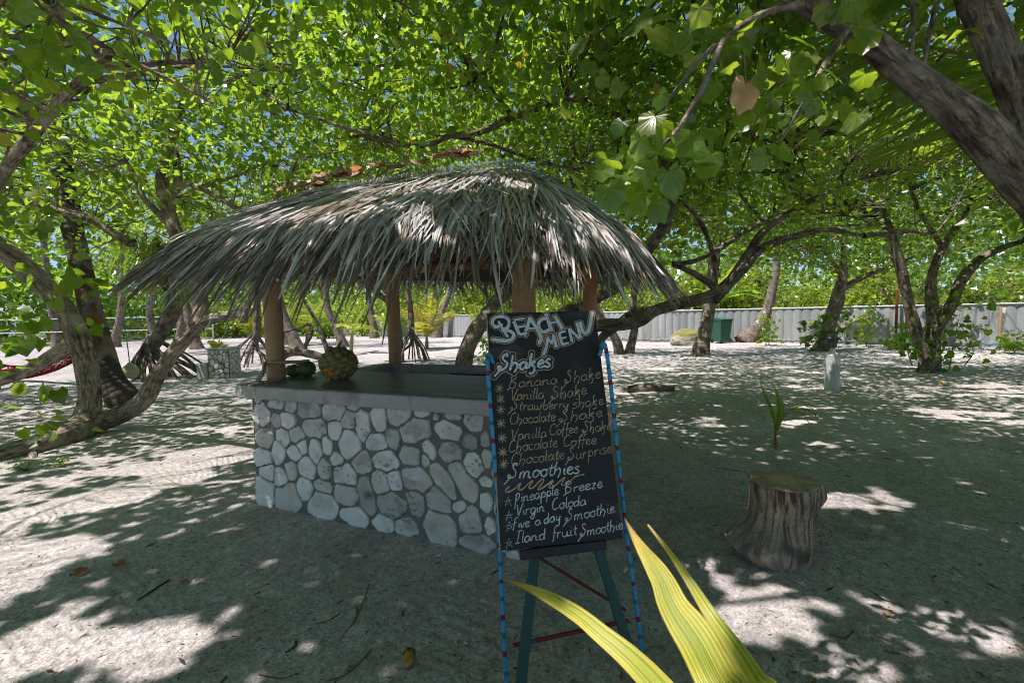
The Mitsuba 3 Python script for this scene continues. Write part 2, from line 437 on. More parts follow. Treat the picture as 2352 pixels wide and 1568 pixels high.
TITLE = [(.0159,[(.0619,.9426),(.0368,.9326),(.0215,.95),(.0267,.969),(.0478,.9801),(.0804,.9763),(.0966,.9587),(.0898,.9312),(.0664,.9183)]),(.0168,[(.0664,.9183),(.0967,.9119),(.1151,.8945),(.1043,.8738),(.0773,.8663),(.0451,.8694),(.0191,.8744)]),(.0143,[(.0504,.9556),(.0668,.9233),(.0848,.887)]),(.0168,[(.1204,.9581),(.1405,.8937)]),(.0109,[(.1208,.9637),(.1711,.9706)]),(.0101,[(.1368,.9278),(.1725,.9341)]),(.0126,[(.1406,.8946),(.1781,.8998)]),(.0176,[(.1961,.9691),(.1639,.8867)]),(.0193,[(.1961,.9691),(.2372,.8866),(.2299,.8509)]),(.0101,[(.1758,.9237),(.2212,.919)]),(.0168,[(.2779,.9671),(.2545,.9655),(.2338,.9444),(.2375,.9143),(.2565,.9018),(.277,.911)]),(.0184,[(.2716,.9912),(.2932,.9041)]),(.0176,[(.313,.9793),(.3429,.9156)]),(.0092,[(.2906,.9438),(.3251,.9507)]),(.0143,[(.2714,.8728),(.2616,.833),(.246,.7981)]),(.0109,[(.2714,.8728),(.2876,.8448)]),(.0109,[(.2876,.8448),(.2989,.889)]),(.0151,[(.2989,.889),(.3068,.8273)]),(.0143,[(.326,.8946),(.336,.839)]),(.0101,[(.3261,.8955),(.3586,.9031)]),(.0092,[(.3318,.868),(.3578,.8744)]),(.0109,[(.3353,.8398),(.3676,.8473)]),(.0143,[(.3749,.9169),(.3827,.8502)]),(.0143,[(.3748,.9156),(.4206,.866)]),(.0134,[(.415,.9441),(.4251,.8681)]),(.0176,[(.4332,.9414),(.4366,.9065),(.4502,.8901),(.4701,.9055),(.4804,.938),(.4948,.9861)])]
STONES = [(.117,.753,.16,.183),(.092,.867,.067,.058),(.288,.849,.166,.089),(.44,.844,.112,.111),(.633,.823,.213,.127),(.865,.82,.213,.141),(1.045,.871,.108,.06),(1.176,.891,.042,.025),(1.268,.804,.118,.172),(1.435,.836,.185,.136),(1.619,.865,.112,.056),(1.734,.844,.046,.056),(1.86,.861,.123,.058),(2.006,.84,.126,.145),(.279,.721,.103,.114),(.407,.726,.15,.112),(.666,.69,.217,.141),(.869,.693,.124,.16),(.996,.772,.131,.131),(1.124,.743,.117,.206),(1.567,.744,.226,.146),(1.817,.764,.177,.11),(2.083,.728,.062,.099),(.136,.562,.173,.145),(.34,.589,.153,.132),(.487,.62,.154,.112),(.998,.598,.191,.206),(1.234,.632,.17,.119),(1.383,.675,.11,.142),(1.972,.703,.119,.108),(.536,.537,.098,.13),(.664,.513,.119,.188),(.787,.565,.098,.126),(.287,.471,.129,.172),(.452,.473,.143,.103),(.105,.399,.174,.156),(.873,.471,.124,.094),(1.099,.469,.16,.166),(1.306,.512,.207,.136),(1.507,.563,.145,.128),(1.666,.627,.139,.137),(1.64,.548,.056,.089),(1.825,.619,.155,.13),(1.994,.558,.136,.147),(2.092,.604,.066,.115),(.142,.287,.173,.166),(.292,.261,.142,.173),(.418,.333,.12,.142),(.581,.375,.157,.167),(.748,.385,.117,.15),(.946,.359,.194,.156),(1.257,.349,.155,.163),(1.385,.378,.13,.127),(1.558,.404,.228,.157),(1.769,.418,.198,.209),(1.926,.449,.224,.236),(2.075,.46,.088,.062),(.111,.137,.215,.266),(.353,.121,.267,.231),(.546,.209,.159,.188),(.734,.252,.175,.101),(.707,.097,.281,.222),(.944,.221,.211,.153),(1.135,.238,.16,.254),(1.352,.2,.241,.171),(1.557,.247,.125,.191),(1.737,.289,.182,.187),(1.885,.266,.123,.08),(2.08,.33,.084,.124),(1.014,.071,.251,.116),(1.275,.064,.175,.113),(1.462,.065,.187,.127),(1.73,.101,.273,.237),(1.961,.191,.138,.19),(2.101,.178,.075,.117),(2.013,.053,.229,.103),(2.253,.02,.096,.061)]

# ------------------------------------------------------------------ the kiosk
FLC = np.array([-2.096, 3.607, 0.0])
ku, kv, kz = np.array([UX, UY, 0]), np.array([-UY, UX, 0]), np.array([0, 0, 1.0])
ku, kv = unit(ku), unit(kv)
LEN, DEP = 2.30, 1.72


def K(a, b, z=0.0):
    return FLC + ku * a + kv * b + kz * z


kiosk = thing('beach_kiosk', 'thatched beach bar kiosk with white coral stone front wall and concrete counter', 'kiosk')


def kbox(name, a0, a1, b0, b1, z0, z1, bsdf, parent=None, r=0.006, **kw):
    m = frame_mesh(rbox((a1 - a0, b1 - b0, z1 - z0), r), K((a0 + a1) / 2, (b0 + b1) / 2, (z0 + z1) / 2), ku, kv, kz)
    return part(parent or kiosk, name, m, bsdf, **kw)


WT, TOPZ = 0.14, 0.985
wallk = kbox('front_wall', 0, LEN, 0.0, WT, -0.12, TOPZ - 0.098, 'mortar', r=0.012)
side = kbox('side_wall', LEN - WT, LEN, WT + 0.003, DEP, -0.12, TOPZ - 0.098, 'mortar', r=0.012)
kbox('side_wall', 0, WT, WT + 0.003, DEP, -0.12, TOPZ - 0.006, 'concrete')
kbox('back_wall', WT + 0.003, LEN - WT - 0.003, DEP - WT, DEP, -0.12, TOPZ - 0.008, 'concrete')


def stone_mesh(poly, depth, seed):
    """A rounded flat-faced stone from an outline (local x, y), proud along z."""
    c = np.array(poly.exterior.coords)[:-1]
    ring = resample(np.vstack([c, c[:1]]), 34)[:-1]
    ctr = ring.mean(0)
    d = ring - ctr
    rad = np.linalg.norm(d, axis=1)[:, None]
    nse = meshkit.fbm(np.column_stack([ring * 34, np.full(len(ring), seed * 3.1)]), 4) - 0.5
    ring = ctr + d * (1 + 0.24 * nse[:, None])
    levels = [(1.02, -0.02), (1.0, depth * 0.62), (0.965, depth * 0.92), (0.80, depth), (0.4, depth * 1.02)]
    V = []
    for s, z in levels:
        q = ctr + (ring - ctr) * s
        zz = z + 0.6 * depth * (meshkit.fbm(np.column_stack([q * 16, np.full(len(q), seed)]), 3, 3) - 0.5) * (z > 0)
        V.append(np.column_stack([q, zz]))
    n = len(ring)
    V = np.vstack(V + [np.array([[*ctr, depth * 1.02]])])
    F = []
    for l in range(len(levels) - 1):
        k = np.arange(n); a = l * n + k; b = l * n + (k + 1) % n
        F += [np.stack([a, b, b + n], 1), np.stack([a, b + n, a + n], 1)]
    k = np.arange(n); a = (len(levels) - 1) * n + k; b = (len(levels) - 1) * n + (k + 1) % n
    F.append(np.stack([a, b, np.full(n, len(V) - 1)], 1))
    return V, np.vstack(F)


def cells(centres, clip, gap):
    """Outlines of stones (x, y, w, h[, angle]): each grows until it meets a neighbour or its own size."""
    C = np.array([c[:2] for c in centres]); W = np.array([c[2:4] for c in centres]) * 0.5
    A = np.radians([c[4] if len(c) > 4 else 0.0 for c in centres])
    ca, sa = np.cos(A), np.sin(A)
    R = np.random.default_rng(len(centres))

    def metric(P):
        d = P[:, None] - C
        x, y = d[..., 0] * ca + d[..., 1] * sa, -d[..., 0] * sa + d[..., 1] * ca
        return np.sqrt((x / W[:, 0]) ** 2 + (y / W[:, 1]) ** 2)

    out, th = [], np.linspace(0, 2 * np.pi, 60, endpoint=False)
    for i in range(len(C)):
        dirs = np.stack([np.cos(th), np.sin(th)], 1)
        # an angular outline of its own: the stone's box cut by a few random chords
        cut = np.full(len(th), 9.0)
        k = R.integers(5, 8)
        for a in (np.arange(k) + R.uniform(-0.28, 0.28, k)) * 2 * np.pi / k:
            c = np.cos(th - a)
            lim = np.hypot(*(np.array([math.cos(a - A[i]), math.sin(a - A[i])]) * W[i])) * R.uniform(1.04, 1.30)
            cut = np.minimum(cut, np.where(c > 0.05, lim / np.maximum(c, 0.05), 9.0))
        rr = np.full(len(th), 0.006); alive = np.ones(len(th), bool)
        for step in np.arange(0.006, 0.32, 0.004):
            m = metric(C[i] + dirs * step)
            own = m[:, i].copy(); m[:, i] = 9e9
            alive &= (own < m.min(1)) & (step < cut)
            rr = np.where(alive, step, rr)
        rr = np.maximum(rr - gap * R.uniform(0.4, 1.2), 0.006)
        g = Polygon(C[i] + dirs * rr[:, None]).buffer(-0.004).buffer(0.004).intersection(clip)
        if g.is_empty: continue
        if hasattr(g, 'geoms'): g = max(g.geoms, key=lambda q: q.area)
        if g.area > 4e-4: out.append((i, g))
    return out


def put_stone(parent, W, F, V, tone):
    k = 'white_stone' if tone > 0.75 else 'cream_stone' if tone > 0.5 else 'grey_stone' if tone > 0.2 else 'dark_stone'
    c = np.einsum('ij,ij->i', np.cross(W[F[:, 1]] - W[F[:, 0]], W[F[:, 2]] - W[F[:, 0]]), W[F].mean(1) - W.mean(0)).sum()
    part(parent, 'stone', (W, F if c > 0 else F[:, ::-1]), k, 50 if False else True, uv=V[:, :2] + V[:, 2:] * 0.5)


SLANT = {40: (.62, 1.15, 28), 54: (.55, 1.2, 36), 55: (.50, 1.25, 33), 63: (.8, 1.1, 14), 72: (.85, 1.05, 20), 33: (.9, 1.1, -8), 32: (.8, 1.1, 14), 51: (1, 1, 20), 21: (1, 1, -15), 65: (1, 1, 12), 9: (.95, 1.05, -6), 59: (1, 1, -4)}
front = [(*s[:2], s[2] * SLANT[i][0], s[3] * SLANT[i][1], SLANT[i][2]) if i in SLANT else s for i, s in enumerate(STONES)]
clip = sbox(0.0, -0.05, LEN - 0.005, TOPZ - 0.105)
extra = [(2.2, 0.75, .15, .2), (2.22, 0.5, .15, .2), (2.2, 0.3, .14, .16), (2.22, 0.12, .12, .18), (2.24, -.02, .1, .1), (2.19, .87, .1, .06)]
extra = [e for e in extra if min((e[0] - s[0]) ** 2 + (e[1] - s[1]) ** 2 for s in front) > 0.006]
for i, g in cells(front + extra, clip, 0.0068):
    V, F = stone_mesh(g, 0.010 + 0.008 * rng.random(), i)
    # local x along the wall, y up, z out of the wall (towards the viewer: -kv)
    W = FLC + V[:, :1] * ku + V[:, 1:2] * kz - V[:, 2:3] * kv
    tone = float(np.clip(rng.normal(0.76, 0.24), 0, 1))
    if i in (29, 63, 64, 65): tone = 0.1
    put_stone(wallk, W, F, V, tone)


def random_stones(L, Hh, s, seed):
    r = np.random.default_rng(seed)
    P = []
    for _ in range(4000):
        c = r.random(2) * [L, Hh]
        if all(np.hypot(*(c - q)) > s for q in P): P.append(c)
    return [(q[0], q[1], s * r.uniform(1.0, 1.7), s * r.uniform(1.0, 1.9)) for q in P]


for i, g in cells(random_stones(DEP - 0.1, 0.88, 0.135, 3), sbox(0.02, -0.05, DEP - 0.02, TOPZ - 0.105), 0.011):
    V, F = stone_mesh(g, 0.013, i + 200)
    W = K(LEN, 0) + V[:, :1] * kv + V[:, 1:2] * kz + V[:, 2:3] * ku
    put_stone(side, W, F, V, rng.normal(0.7, 0.28))

# the counter: a concrete slab edge with dark planks laid on top
slab = kbox('counter', -0.08, LEN + 0.08, -0.075, 0.90, TOPZ - 0.096, TOPZ, 'concrete', r=0.008)
for i in range(4):
    b0 = -0.045 + i * 0.233
    kbox('plank', -0.06, LEN + 0.05, b0, b0 + 0.228, TOPZ + 0.0025, TOPZ + 0.008, 'counter_wood', slab, r=0.002)
# inside fittings seen over the counter: a dark louvred opening and a pale panel
vent = kbox('louvre_vent', 0.88, 1.42, DEP - WT - 0.018, DEP - WT - 0.002, 0.70, 0.935, 'concrete', r=0.004)
bv = frame_mesh(rbox((0.46, 0.012, 0.17), 0.002), K(1.15, DEP - WT - 0.022, 0.82), ku, kv, kz)
mesh_c(vent, 'opening', bv, (0.012, 0.012, 0.012), 'matte')
for i in range(6):
    mesh_c(vent, 'slat', frame_mesh(rbox((0.45, 0.014, 0.004), 0.001), K(1.15, DEP - WT - 0.036, 0.745 + i * 0.028), ku, unit(kv + 0.8 * kz), unit(kz - 0.8 * kv)), (0.022, 0.021, 0.02), 'painted')
pn = frame_mesh(rbox((0.36, 0.014, 0.15), 0.003), K(WT + 0.010, 1.17, 0.90), kv, -ku, kz)
mesh_c(kiosk, 'notice_panel', pn, (0.55, 0.56, 0.56), 'painted')

# posts
POSTS = [(0.03, 0.22, 0.072, TOPZ + 0.008), (2.27, 0.22, 0.076, TOPZ + 0.008), (0.16, DEP - 0.07, 0.070, TOPZ - 0.01), (2.36, DEP - 0.03, 0.066, 0.0)]
BEAMZ = 1.96
for i, (a, b, r, z0) in enumerate(POSTS):
    V, F, uv = tube([K(a, b, z0), K(a, b, BEAMZ + 0.04)], r, 20, 24, 0.012, 10, i)
    if i < 3:
        part(kiosk, 'post', (V, F), 'rope_wrap', True, uv=uv, label='post wrapped in tan rope')
    else:
        mesh_c(kiosk, 'post', (V, F), (0.42, 0.20, 0.10), 'painted', True, 0.12, label='smooth orange painted post')

# roof: ridge, eaves on a rounded rectangle
RC = K(1.145, 0.85)
RA, RB, RIDGE, ZR, ZE, SE = 1.78, 1.58, 0.74, 2.68, 1.92, 2.5


def eave(t):
    c, s = np.cos(t), np.sin(t)
    k = (np.abs(c / RA) ** SE + np.abs(s / RB) ** SE) ** (-1 / SE)
    return k * c, k * s


def roofp(t, q, lift=0.0):
    """point of the roof surface: t around, q from ridge (0) to eaves (1) and beyond"""
    a, b = eave(t)
    a0 = np.clip(a * RIDGE / 1.3, -RIDGE, RIDGE)
    aa, bb = a0 + (a - a0) * q, b * q
    z = ZR - (ZR - ZE) * (0.74 * q + 0.26 * q ** 2) - 0.05 * np.exp(-(q / 0.12) ** 2) + 0.09 * np.clip(-np.cos(t), 0, 1) * q + lift
    return RC + np.multiply.outer(aa, ku) + np.multiply.outer(bb, kv) + np.multiply.outer(z, kz)


mesh_c(kiosk, 'ridge_pole', tube([K(1.145 - 0.8, 0.85, ZR - 0.16), K(1.145 + 0.8, 0.85, ZR - 0.16)], 0.045, 10)[:2], (0.20, 0.10, 0.05), 'matte', True, 0.3)
ends = [K(POSTS[i][0], POSTS[i][1], BEAMZ + 0.05) for i in (0, 1, 3, 2)]
for i in range(4):
    p, q = ends[i], ends[(i + 1) % 4]
    d = unit(q - p)
    mesh_c(kiosk, 'eave_beam', tube([p - d * 0.35, q + d * 0.35 + kz * 0.004 * i], 0.05, 10, 14, 0.06)[:2], (0.26, 0.125, 0.06), 'matte', True, 0.3)
for i in range(18):
    t = (i + 0.5) / 18 * 2 * np.pi
    mesh_c(kiosk, 'rafter', tube([roofp(t, 0.06, -0.13), roofp(t, 0.94, -0.07)], 0.026, 7, 8)[:2], (0.22, 0.115, 0.06), 'matte', True, 0.3)
tt, qq = np.meshgrid(np.linspace(0, 2 * np.pi, 120), np.linspace(0.0, 1.0, 16), indexing='ij')
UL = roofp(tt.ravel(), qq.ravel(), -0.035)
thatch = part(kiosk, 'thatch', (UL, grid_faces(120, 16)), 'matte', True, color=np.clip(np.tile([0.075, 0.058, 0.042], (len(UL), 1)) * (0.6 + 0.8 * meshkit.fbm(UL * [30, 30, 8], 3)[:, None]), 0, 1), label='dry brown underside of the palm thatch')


def thatch_strip(t, q0, length, w, lift, jit, droop, r):
    n = 8
    a, b = eave(t)
    sl = np.hypot(np.hypot(a - np.clip(a * RIDGE / 1.3, -RIDGE, RIDGE), b), ZR - ZE)
    length = length * (1 - 0.22 * max(0, -math.cos(t)) - 0.18 * max(0, math.cos(t)))
    q = q0 + np.linspace(0, 1, n) * length / sl
    s = np.linspace(0, 1, n)
    tw = t + jit * s * (0.35 + 0.65 * q0)
    P = roofp(tw, np.minimum(q, 1.0)) + 0
    over = np.maximum(q - 1.0, 0) * sl
    droop = droop * ((1 - 0.92 * abs(math.cos(t)) ** 0.8) if math.cos(t) < 0 else (1 - 0.30 * math.cos(t) ** 2))
    out = unit(roofp(tw, np.ones(n)) - roofp(tw, np.full(n, 0.9)))
    P = P + out * (over * (1 - 0.25 * droop))[:, None] - kz * (over ** 1.35 * 0.75 * droop)[:, None]
    P[:, 2] += lift * (0.4 + 0.6 * s) * np.clip(1 - over * 1.5, 0, 1) + 0.012
    wave = np.sin(s * r.uniform(2, 5) + r.uniform(0, 6)) * 0.014
    tang = unit(np.gradient(P, axis=0))
    nrm = unit(np.cross(np.cross(tang, kz), tang) + 0.35 * r.normal(size=3))
    sd = unit(np.cross(tang, nrm))
    P = P + sd * wave[:, None]
    wid = w * np.interp(s, [0, 0.25, 0.8, 0.97, 1], [0.55, 1.0, 0.85, 0.5, 0.25])
    return strip(P, sd, wid, nrm, 1, -w * r.uniform(0.2, 0.9), 3)


r = np.random.default_rng(5)
strips = []
def add_strips(n, qlo, qhi, llo, lhi, wlo, whi, lift, jit, front=None):
    for _ in range(n):
        t = r.uniform(0, 2 * np.pi) if front is None else r.uniform(*front)
        q0 = r.uniform(qlo, qhi)
        V, F, s, x = thatch_strip(t, q0, r.uniform(llo, lhi), r.uniform(wlo, whi), lift * r.uniform(0.2, 1), r.normal(0, jit), r.uniform(0.5, 1.1), r)
        g = r.random()
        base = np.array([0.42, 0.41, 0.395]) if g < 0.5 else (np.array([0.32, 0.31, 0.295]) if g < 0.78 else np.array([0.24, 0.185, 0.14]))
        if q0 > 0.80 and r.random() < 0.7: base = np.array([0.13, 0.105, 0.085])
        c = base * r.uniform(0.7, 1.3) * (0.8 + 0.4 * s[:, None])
        strips.append((V, F, np.clip(c, 0, 1)))
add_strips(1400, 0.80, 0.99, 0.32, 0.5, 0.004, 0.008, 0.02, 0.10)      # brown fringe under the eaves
add_strips(2600, 0.55, 0.92, 0.45, 0.75, 0.0045, 0.009, 0.045, 0.09)
add_strips(2800, 0.33, 0.75, 0.5, 0.85, 0.005, 0.0095, 0.07, 0.09)
add_strips(1700, 0.03, 0.36, 0.30, 0.6, 0.005, 0.009, 0.02, 0.10)
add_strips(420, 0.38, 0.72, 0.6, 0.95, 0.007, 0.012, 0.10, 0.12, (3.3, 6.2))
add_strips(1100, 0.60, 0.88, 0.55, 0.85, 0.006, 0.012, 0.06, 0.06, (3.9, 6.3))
near = sorted(range(len(strips)), key=lambda i: np.linalg.norm(strips[i][0].mean(0) - CAM) - 0.02 * len(strips) * (i >= len(strips) - 420) / len(strips))
for i in near[:300]:
    V, F, c = strips[i]
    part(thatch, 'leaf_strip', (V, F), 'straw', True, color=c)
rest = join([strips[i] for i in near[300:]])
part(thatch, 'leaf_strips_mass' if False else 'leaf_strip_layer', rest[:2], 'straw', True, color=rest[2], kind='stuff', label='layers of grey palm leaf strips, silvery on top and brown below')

# fishing net pulled over the crown of the roof
nv, nf = [], []
def net_line(P, w=0.0022):
    global nv, nf
    tang = unit(np.gradient(P, axis=0)); sd = unit(np.cross(tang, kz)) * w
    k = len(nv); base = sum(len(x) for x in nv)
    nv.append(np.vstack([P - sd, P + sd])); m = len(P)
    i = np.arange(m - 1)
    nf.append(np.vstack([np.stack([i, i + 1, i + m + 1], 1), np.stack([i, i + m + 1, i + m], 1)]) + base)
for d in (-1, 1):
    for k in range(150):
        s = np.linspace(0, 1, 26)
        t = k / 150 * 2 * np.pi + d * s * 0.35
        qm = 0.50 + 0.05 * math.sin(k * 0.4)
        net_line(roofp(t, 0.03 + s * qm, 0.052 + 0.03 * s + 0.010 * np.sin(s * 31 + k)))
tl = np.linspace(0, 2 * np.pi, 220)
net_line(roofp(tl, 0.52 + 0.03 * np.sin(tl * 9), 0.075), 0.006)
part(kiosk, 'net', (np.vstack(nv), np.vstack(nf)), 'painted', False, color=np.tile([0.27, 0.31, 0.29], (sum(len(x) for x in nv), 1)), label='grey green fishing net stretched over the top of the thatch')


# ------------------------------------------------------------------ leaf shapes
VEIN = np.radians([0, 36, -36, 74, -74, 112, -112])


def leaf_outline(kind):
    """template (V, F): unit length along +y, normal +z, slightly folded and drooped"""
    if kind == 'far':
        V = np.array([[0, 0, 0], [0.45, 0.35, 0.10], [0, 1, -0.06], [-0.45, 0.35, 0.10], [0, 0.45, -0.02]], float)
        F = np.array([[0, 1, 4], [1, 2, 4], [2, 3, 4], [3, 0, 4]])
    elif kind == 'mid':
        V = np.array([[0, 0.10, 0], [0.30, -0.05, 0.07], [0.50, 0.30, 0.10], [0.36, 0.66, 0.05], [0, 1, -0.10], [-0.36, 0.66, 0.05], [-0.50, 0.30, 0.10], [-0.30, -0.05, 0.07], [0, 0.5, 0]], float)
        F = np.array([[0, 1, 2], [0, 2, 8], [2, 3, 8], [3, 4, 8], [8, 4, 5], [8, 5, 6], [0, 8, 6], [0, 6, 7]])
    else:                                   # palmate: polar round the stalk, a lobe at each of the seven veins
        th = np.radians(np.linspace(-138, 138, 70))
        a = np.abs(np.degrees(th))
        R = np.interp(a, [0, 8, 20, 36, 54, 74, 94, 114, 130, 138], [1.0, 0.90, 0.80, 0.84, 0.66, 0.64, 0.49, 0.46, 0.36, 0.30]) * (1 + 0.018 * np.cos(a * 0.9))
        ss = np.linspace(0, 1, 9)
        V = []
        for s in ss:
            dv = np.abs(th[:, None] - VEIN).min(1) * s
            x, y = s * R * np.sin(th), s * R * np.cos(th)
            z = 0.13 * np.clip(dv, 0, 0.3) - 0.20 * np.clip(y, 0, 1) ** 2 + 0.10 * x ** 2 + 0.03 * s * np.sin(5 * th + 1)
            V.append(np.stack([x, y, z], 1))
        V = np.vstack(V); F = grid_faces(len(ss), len(th))
    return V, F


TPL = {k: leaf_outline(k) for k in ('far', 'mid', 'near')}


def leaf_batch(pos, dirn, nrm, size, kind, tone, dry):
    """-> V, F, uv"""
    tv, tf = TPL[kind]
    y = unit(dirn)
    z = unit(nrm - y * (nrm * y).sum(-1, keepdims=True))
    x = np.cross(y, z)
    n, m = len(pos), len(tv)
    V = pos[:, None] + size[:, None, None] * (tv[None, :, :1] * x[:, None] + tv[None, :, 1:2] * y[:, None] + tv[None, :, 2:] * z[:, None])
    F = (tf[None] + (np.arange(n) * m)[:, None, None]).reshape(-1, 3)
    uv = np.repeat(np.stack([tone, dry], 1), m, 0)
    return V.reshape(-1, 3), F, uv


# dry leaves lying on the thatch
r = np.random.default_rng(21)
DRY = [((0.30, 0.20, 0.12)), ((0.42, 0.33, 0.22)), ((0.33, 0.13, 0.05)), ((0.48, 0.42, 0.32))]


def dry_leaf(centre, nrm, size, col, r, curl=1.0):
    tv, tf = TPL['near']
    V = tv.copy(); V[:, 1] -= 0.35
    V[:, 2] += curl * (0.55 * V[:, 0] ** 2 + 0.35 * np.sin(V[:, 1] * 3 + r.uniform(0, 6)) * 0.4) + 0.10
    a = r.uniform(0, 2 * np.pi)
    z = unit(np.asarray(nrm, float)); x = unit(np.cross([math.cos(a), math.sin(a), 0.1], z)); y = np.cross(z, x)
    W = centre + size * (V[:, :1] * x + V[:, 1:2] * y + V[:, 2:] * z)
    c = np.array(col) * (0.75 + 0.5 * meshkit.fbm(W * 60, 2)[:, None])
    return W, tf, np.clip(c, 0, 1)


for i in range(66):
    for _ in range(600):      # most gathered on the left half of the front slope, a few over the right end
        t, q = r.uniform(3.2, 6.0), r.uniform(0.03, 0.55)
        c = roofp(np.array([t]), np.array([q]), 0.15 + 0.12 * min(1.0, q / 0.4))[0]
        v = c - CAM; x_, y_ = CX + FPX * (v @ RT) / (v @ FW), CY - FPX * (v @ UP) / (v @ FW)
        top_ = np.interp(x_, [560, 860, 1050, 1200, 1300], [490, 425, 400, 388, 410])
        if i < 54 and 560 < x_ < 1010 and top_ - 45 < y_ < top_ + 75: break
        if i >= 54 and 1010 <= x_ < 1280 and top_ - 45 < y_ < top_ + 22: break
    ci = r.integers(4)
    V, F, col = dry_leaf(c, [0.2 * r.normal(), -0.45, 1], r.uniform(0.075, 0.135), DRY[ci], r, r.uniform(0.3, 1.3))
    where = 'on the left slope' if t < 3.9 else 'on the front slope' if t < 4.9 else 'over the right end'
    single('dry_leaf', (V, F), 'matte', 'curled %s dry leaf %s of the thatch, %s' % (('brown', 'tan', 'reddish', 'pale')[ci], where, 'up by the ridge' if q < 0.2 else 'under the ridge' if q < 0.36 else 'half way down'), 'leaf', True, group='dry leaves on the thatch', color=col)

# string of white bulbs under the front eave
sl_ = thing('string_light', 'string of small white bulbs hung under the front eave of the kiosk', 'string light')
bp = []
for i in range(19):
    a = -0.1 + i * 0.14
    bp.append(K(a, 0.16 if i < 17 else 0.22, 1.90 - 0.025 * (i % 3)))
mesh_c(sl_, 'wire', tube(np.array(bp), 0.004, 5, 60)[:2], (0.03, 0.03, 0.03), 'matte')
for i, p in enumerate(bp):
    if i % 2 == 0:
        s = trimesh.creation.icosphere(2, 0.019); s.apply_translation(p - [0, 0, 0.03])
        mesh_c(sl_, 'bulb', s, (0.75, 0.75, 0.73), 'painted', True)

# ------------------------------------------------------------------ things on the counter
CT = TOPZ + 0.0085
pc = gp(752, 876, CT) + kv * 0.13
r = np.random.default_rng(8)
body = trimesh.creation.icosphere(4, 1.0)
bv = body.vertices * [0.150, 0.150, 0.135]
ga = np.pi * (3 - 5 ** 0.5)
cen = np.array([[math.sqrt(1 - (1 - 2 * (i + .5) / 62) ** 2) * math.cos(i * ga), math.sqrt(1 - (1 - 2 * (i + .5) / 62) ** 2) * math.sin(i * ga), 1 - 2 * (i + .5) / 62] for i in range(62)])
ds = body.vertices @ cen.T
srt = np.sort(ds, 1)
edge = np.clip((srt[:, -1] - srt[:, -2]) / 0.10, 0, 1)
bv = bv * (0.90 + 0.16 * np.sqrt(edge) + 0.02 * (srt[:, -1] > 0.985))[:, None]
which = ds.argmax(1)
top = np.clip((srt[:, -1] - 0.955) / 0.03, 0, 1)[:, None]
colr = np.array([0.15, 0.19, 0.03]) * (0.6 + 0.75 * edge[:, None]) * (1 - 0.8 * top) + np.array([0.22, 0.17, 0.07]) * top * 0.8
fdir = unit(np.array([-0.32, -0.75, -0.60]))
hole = np.isin(which, np.argsort(-(cen @ fdir))[:2])
colr = np.where(hole[:, None], np.array([0.62, 0.27, 0.02]) * (0.6 + 0.4 * edge[:, None]), colr)
bv = np.where(hole[:, None], bv * 0.90, bv)
fr = thing('pandanus_fruit', 'big knobbly green pandanus fruit with an orange gap, standing on the kiosk counter', 'fruit')
bz = bv + pc + [0, 0, 0.128]
part(fr, 'body', (bz, body.faces), 'painted', True, color=np.clip(colr * (0.8 + 0.4 * meshkit.fbm(bz * 70, 2)[:, None]), 0, 1))
for k, (dx, hh, ln) in enumerate(((-0.005, 0.075, 0.05), (0.055, 0.03, -0.01), (-0.04, 0.035, -0.05))):
    b = pc + [dx, 0.0, 0.245]
    mesh_c(fr, 'bract', tube([b, b + [ln * 0.4, 0, hh * 0.6], b + [ln, -0.01, hh]], [0.016, 0.013, 0.003], 8, 8)[:2], (0.10, 0.13, 0.04), 'painted', True, 0.2)
gc = gp(676, 868, CT) + kv * 0.08
for nm_, off, sc, lab, colg in (('green_fruit', (0.045, 0.0, 0.070), (0.078, 0.070, 0.072), 'smooth dark green fruit touching the knobbly pandanus fruit', (0.07, 0.12, 0.03)),
                                ('green_fruit', (-0.075, 0.035, 0.052), (0.085, 0.055, 0.054), 'smaller dark green fruit, left of the two smooth ones on the counter', (0.06, 0.105, 0.026))):
    s = trimesh.creation.icosphere(3, 1.0); v = s.vertices * sc; v = v * (1 + 0.10 * np.clip(-v[:, :1] * 9, 0, 1))
    v = v + gc + off
    single(nm_, (v, s.faces), 'painted', lab, 'fruit', True, color=np.clip(np.array(colg) * (0.7 + 0.6 * meshkit.fbm(v * 35, 3)[:, None]), 0, 1))
stalks = thing('fruit_stalk', 'bunch of thin dark stalks lying behind the smooth green fruit', 'stalk')
for k in range(7):
    b = gc + [-0.05, 0.10, 0.085]
    e = b + [r.uniform(-0.17, 0.10), r.uniform(-0.01, 0.06), r.uniform(-0.02, 0.04)]
    mesh_c(stalks, 'twig', tube([b, (b + e) / 2 + [0, 0, 0.02], e], [0.005, 0.004, 0.002], 5, 7)[:2], (0.06, 0.05, 0.03), 'matte', True)
rp = K(0.03, 0.22, CT)
rope = thing('rope', 'pale knotted rope end hanging by the left front post of the kiosk', 'rope')
q = gp(594, 884, TOPZ) + kz * 0.02
mesh_c(rope, 'strand', tube([q + [-0.005, -0.005, -0.035], q + [0.0, 0.0, 0.02], q + [0.035, 0.02, 0.09], rp + [-0.05, -0.07, 0.150], rp + [0.03, -0.085, 0.155], rp + [0.15, -0.03, 0.150], rp + [0.26, 0.05, 0.155]], [0.02, 0.019, 0.017, 0.016, 0.015, 0.014, 0.008], 10, 60, 0.12, 30)[:2], (0.33, 0.29, 0.19), 'matte', True, 0.4)
mesh_c(rope, 'knot', tube([q + [-0.03, -0.01, 0], q + [0, -0.03, 0.005], q + [0.03, 0.0, 0.0], q + [0.0, 0.025, -0.005], q + [-0.03, -0.005, -0.01]], 0.016, 8, 24, 0.1, 30)[:2], (0.33, 0.29, 0.19), 'matte', True, 0.4)

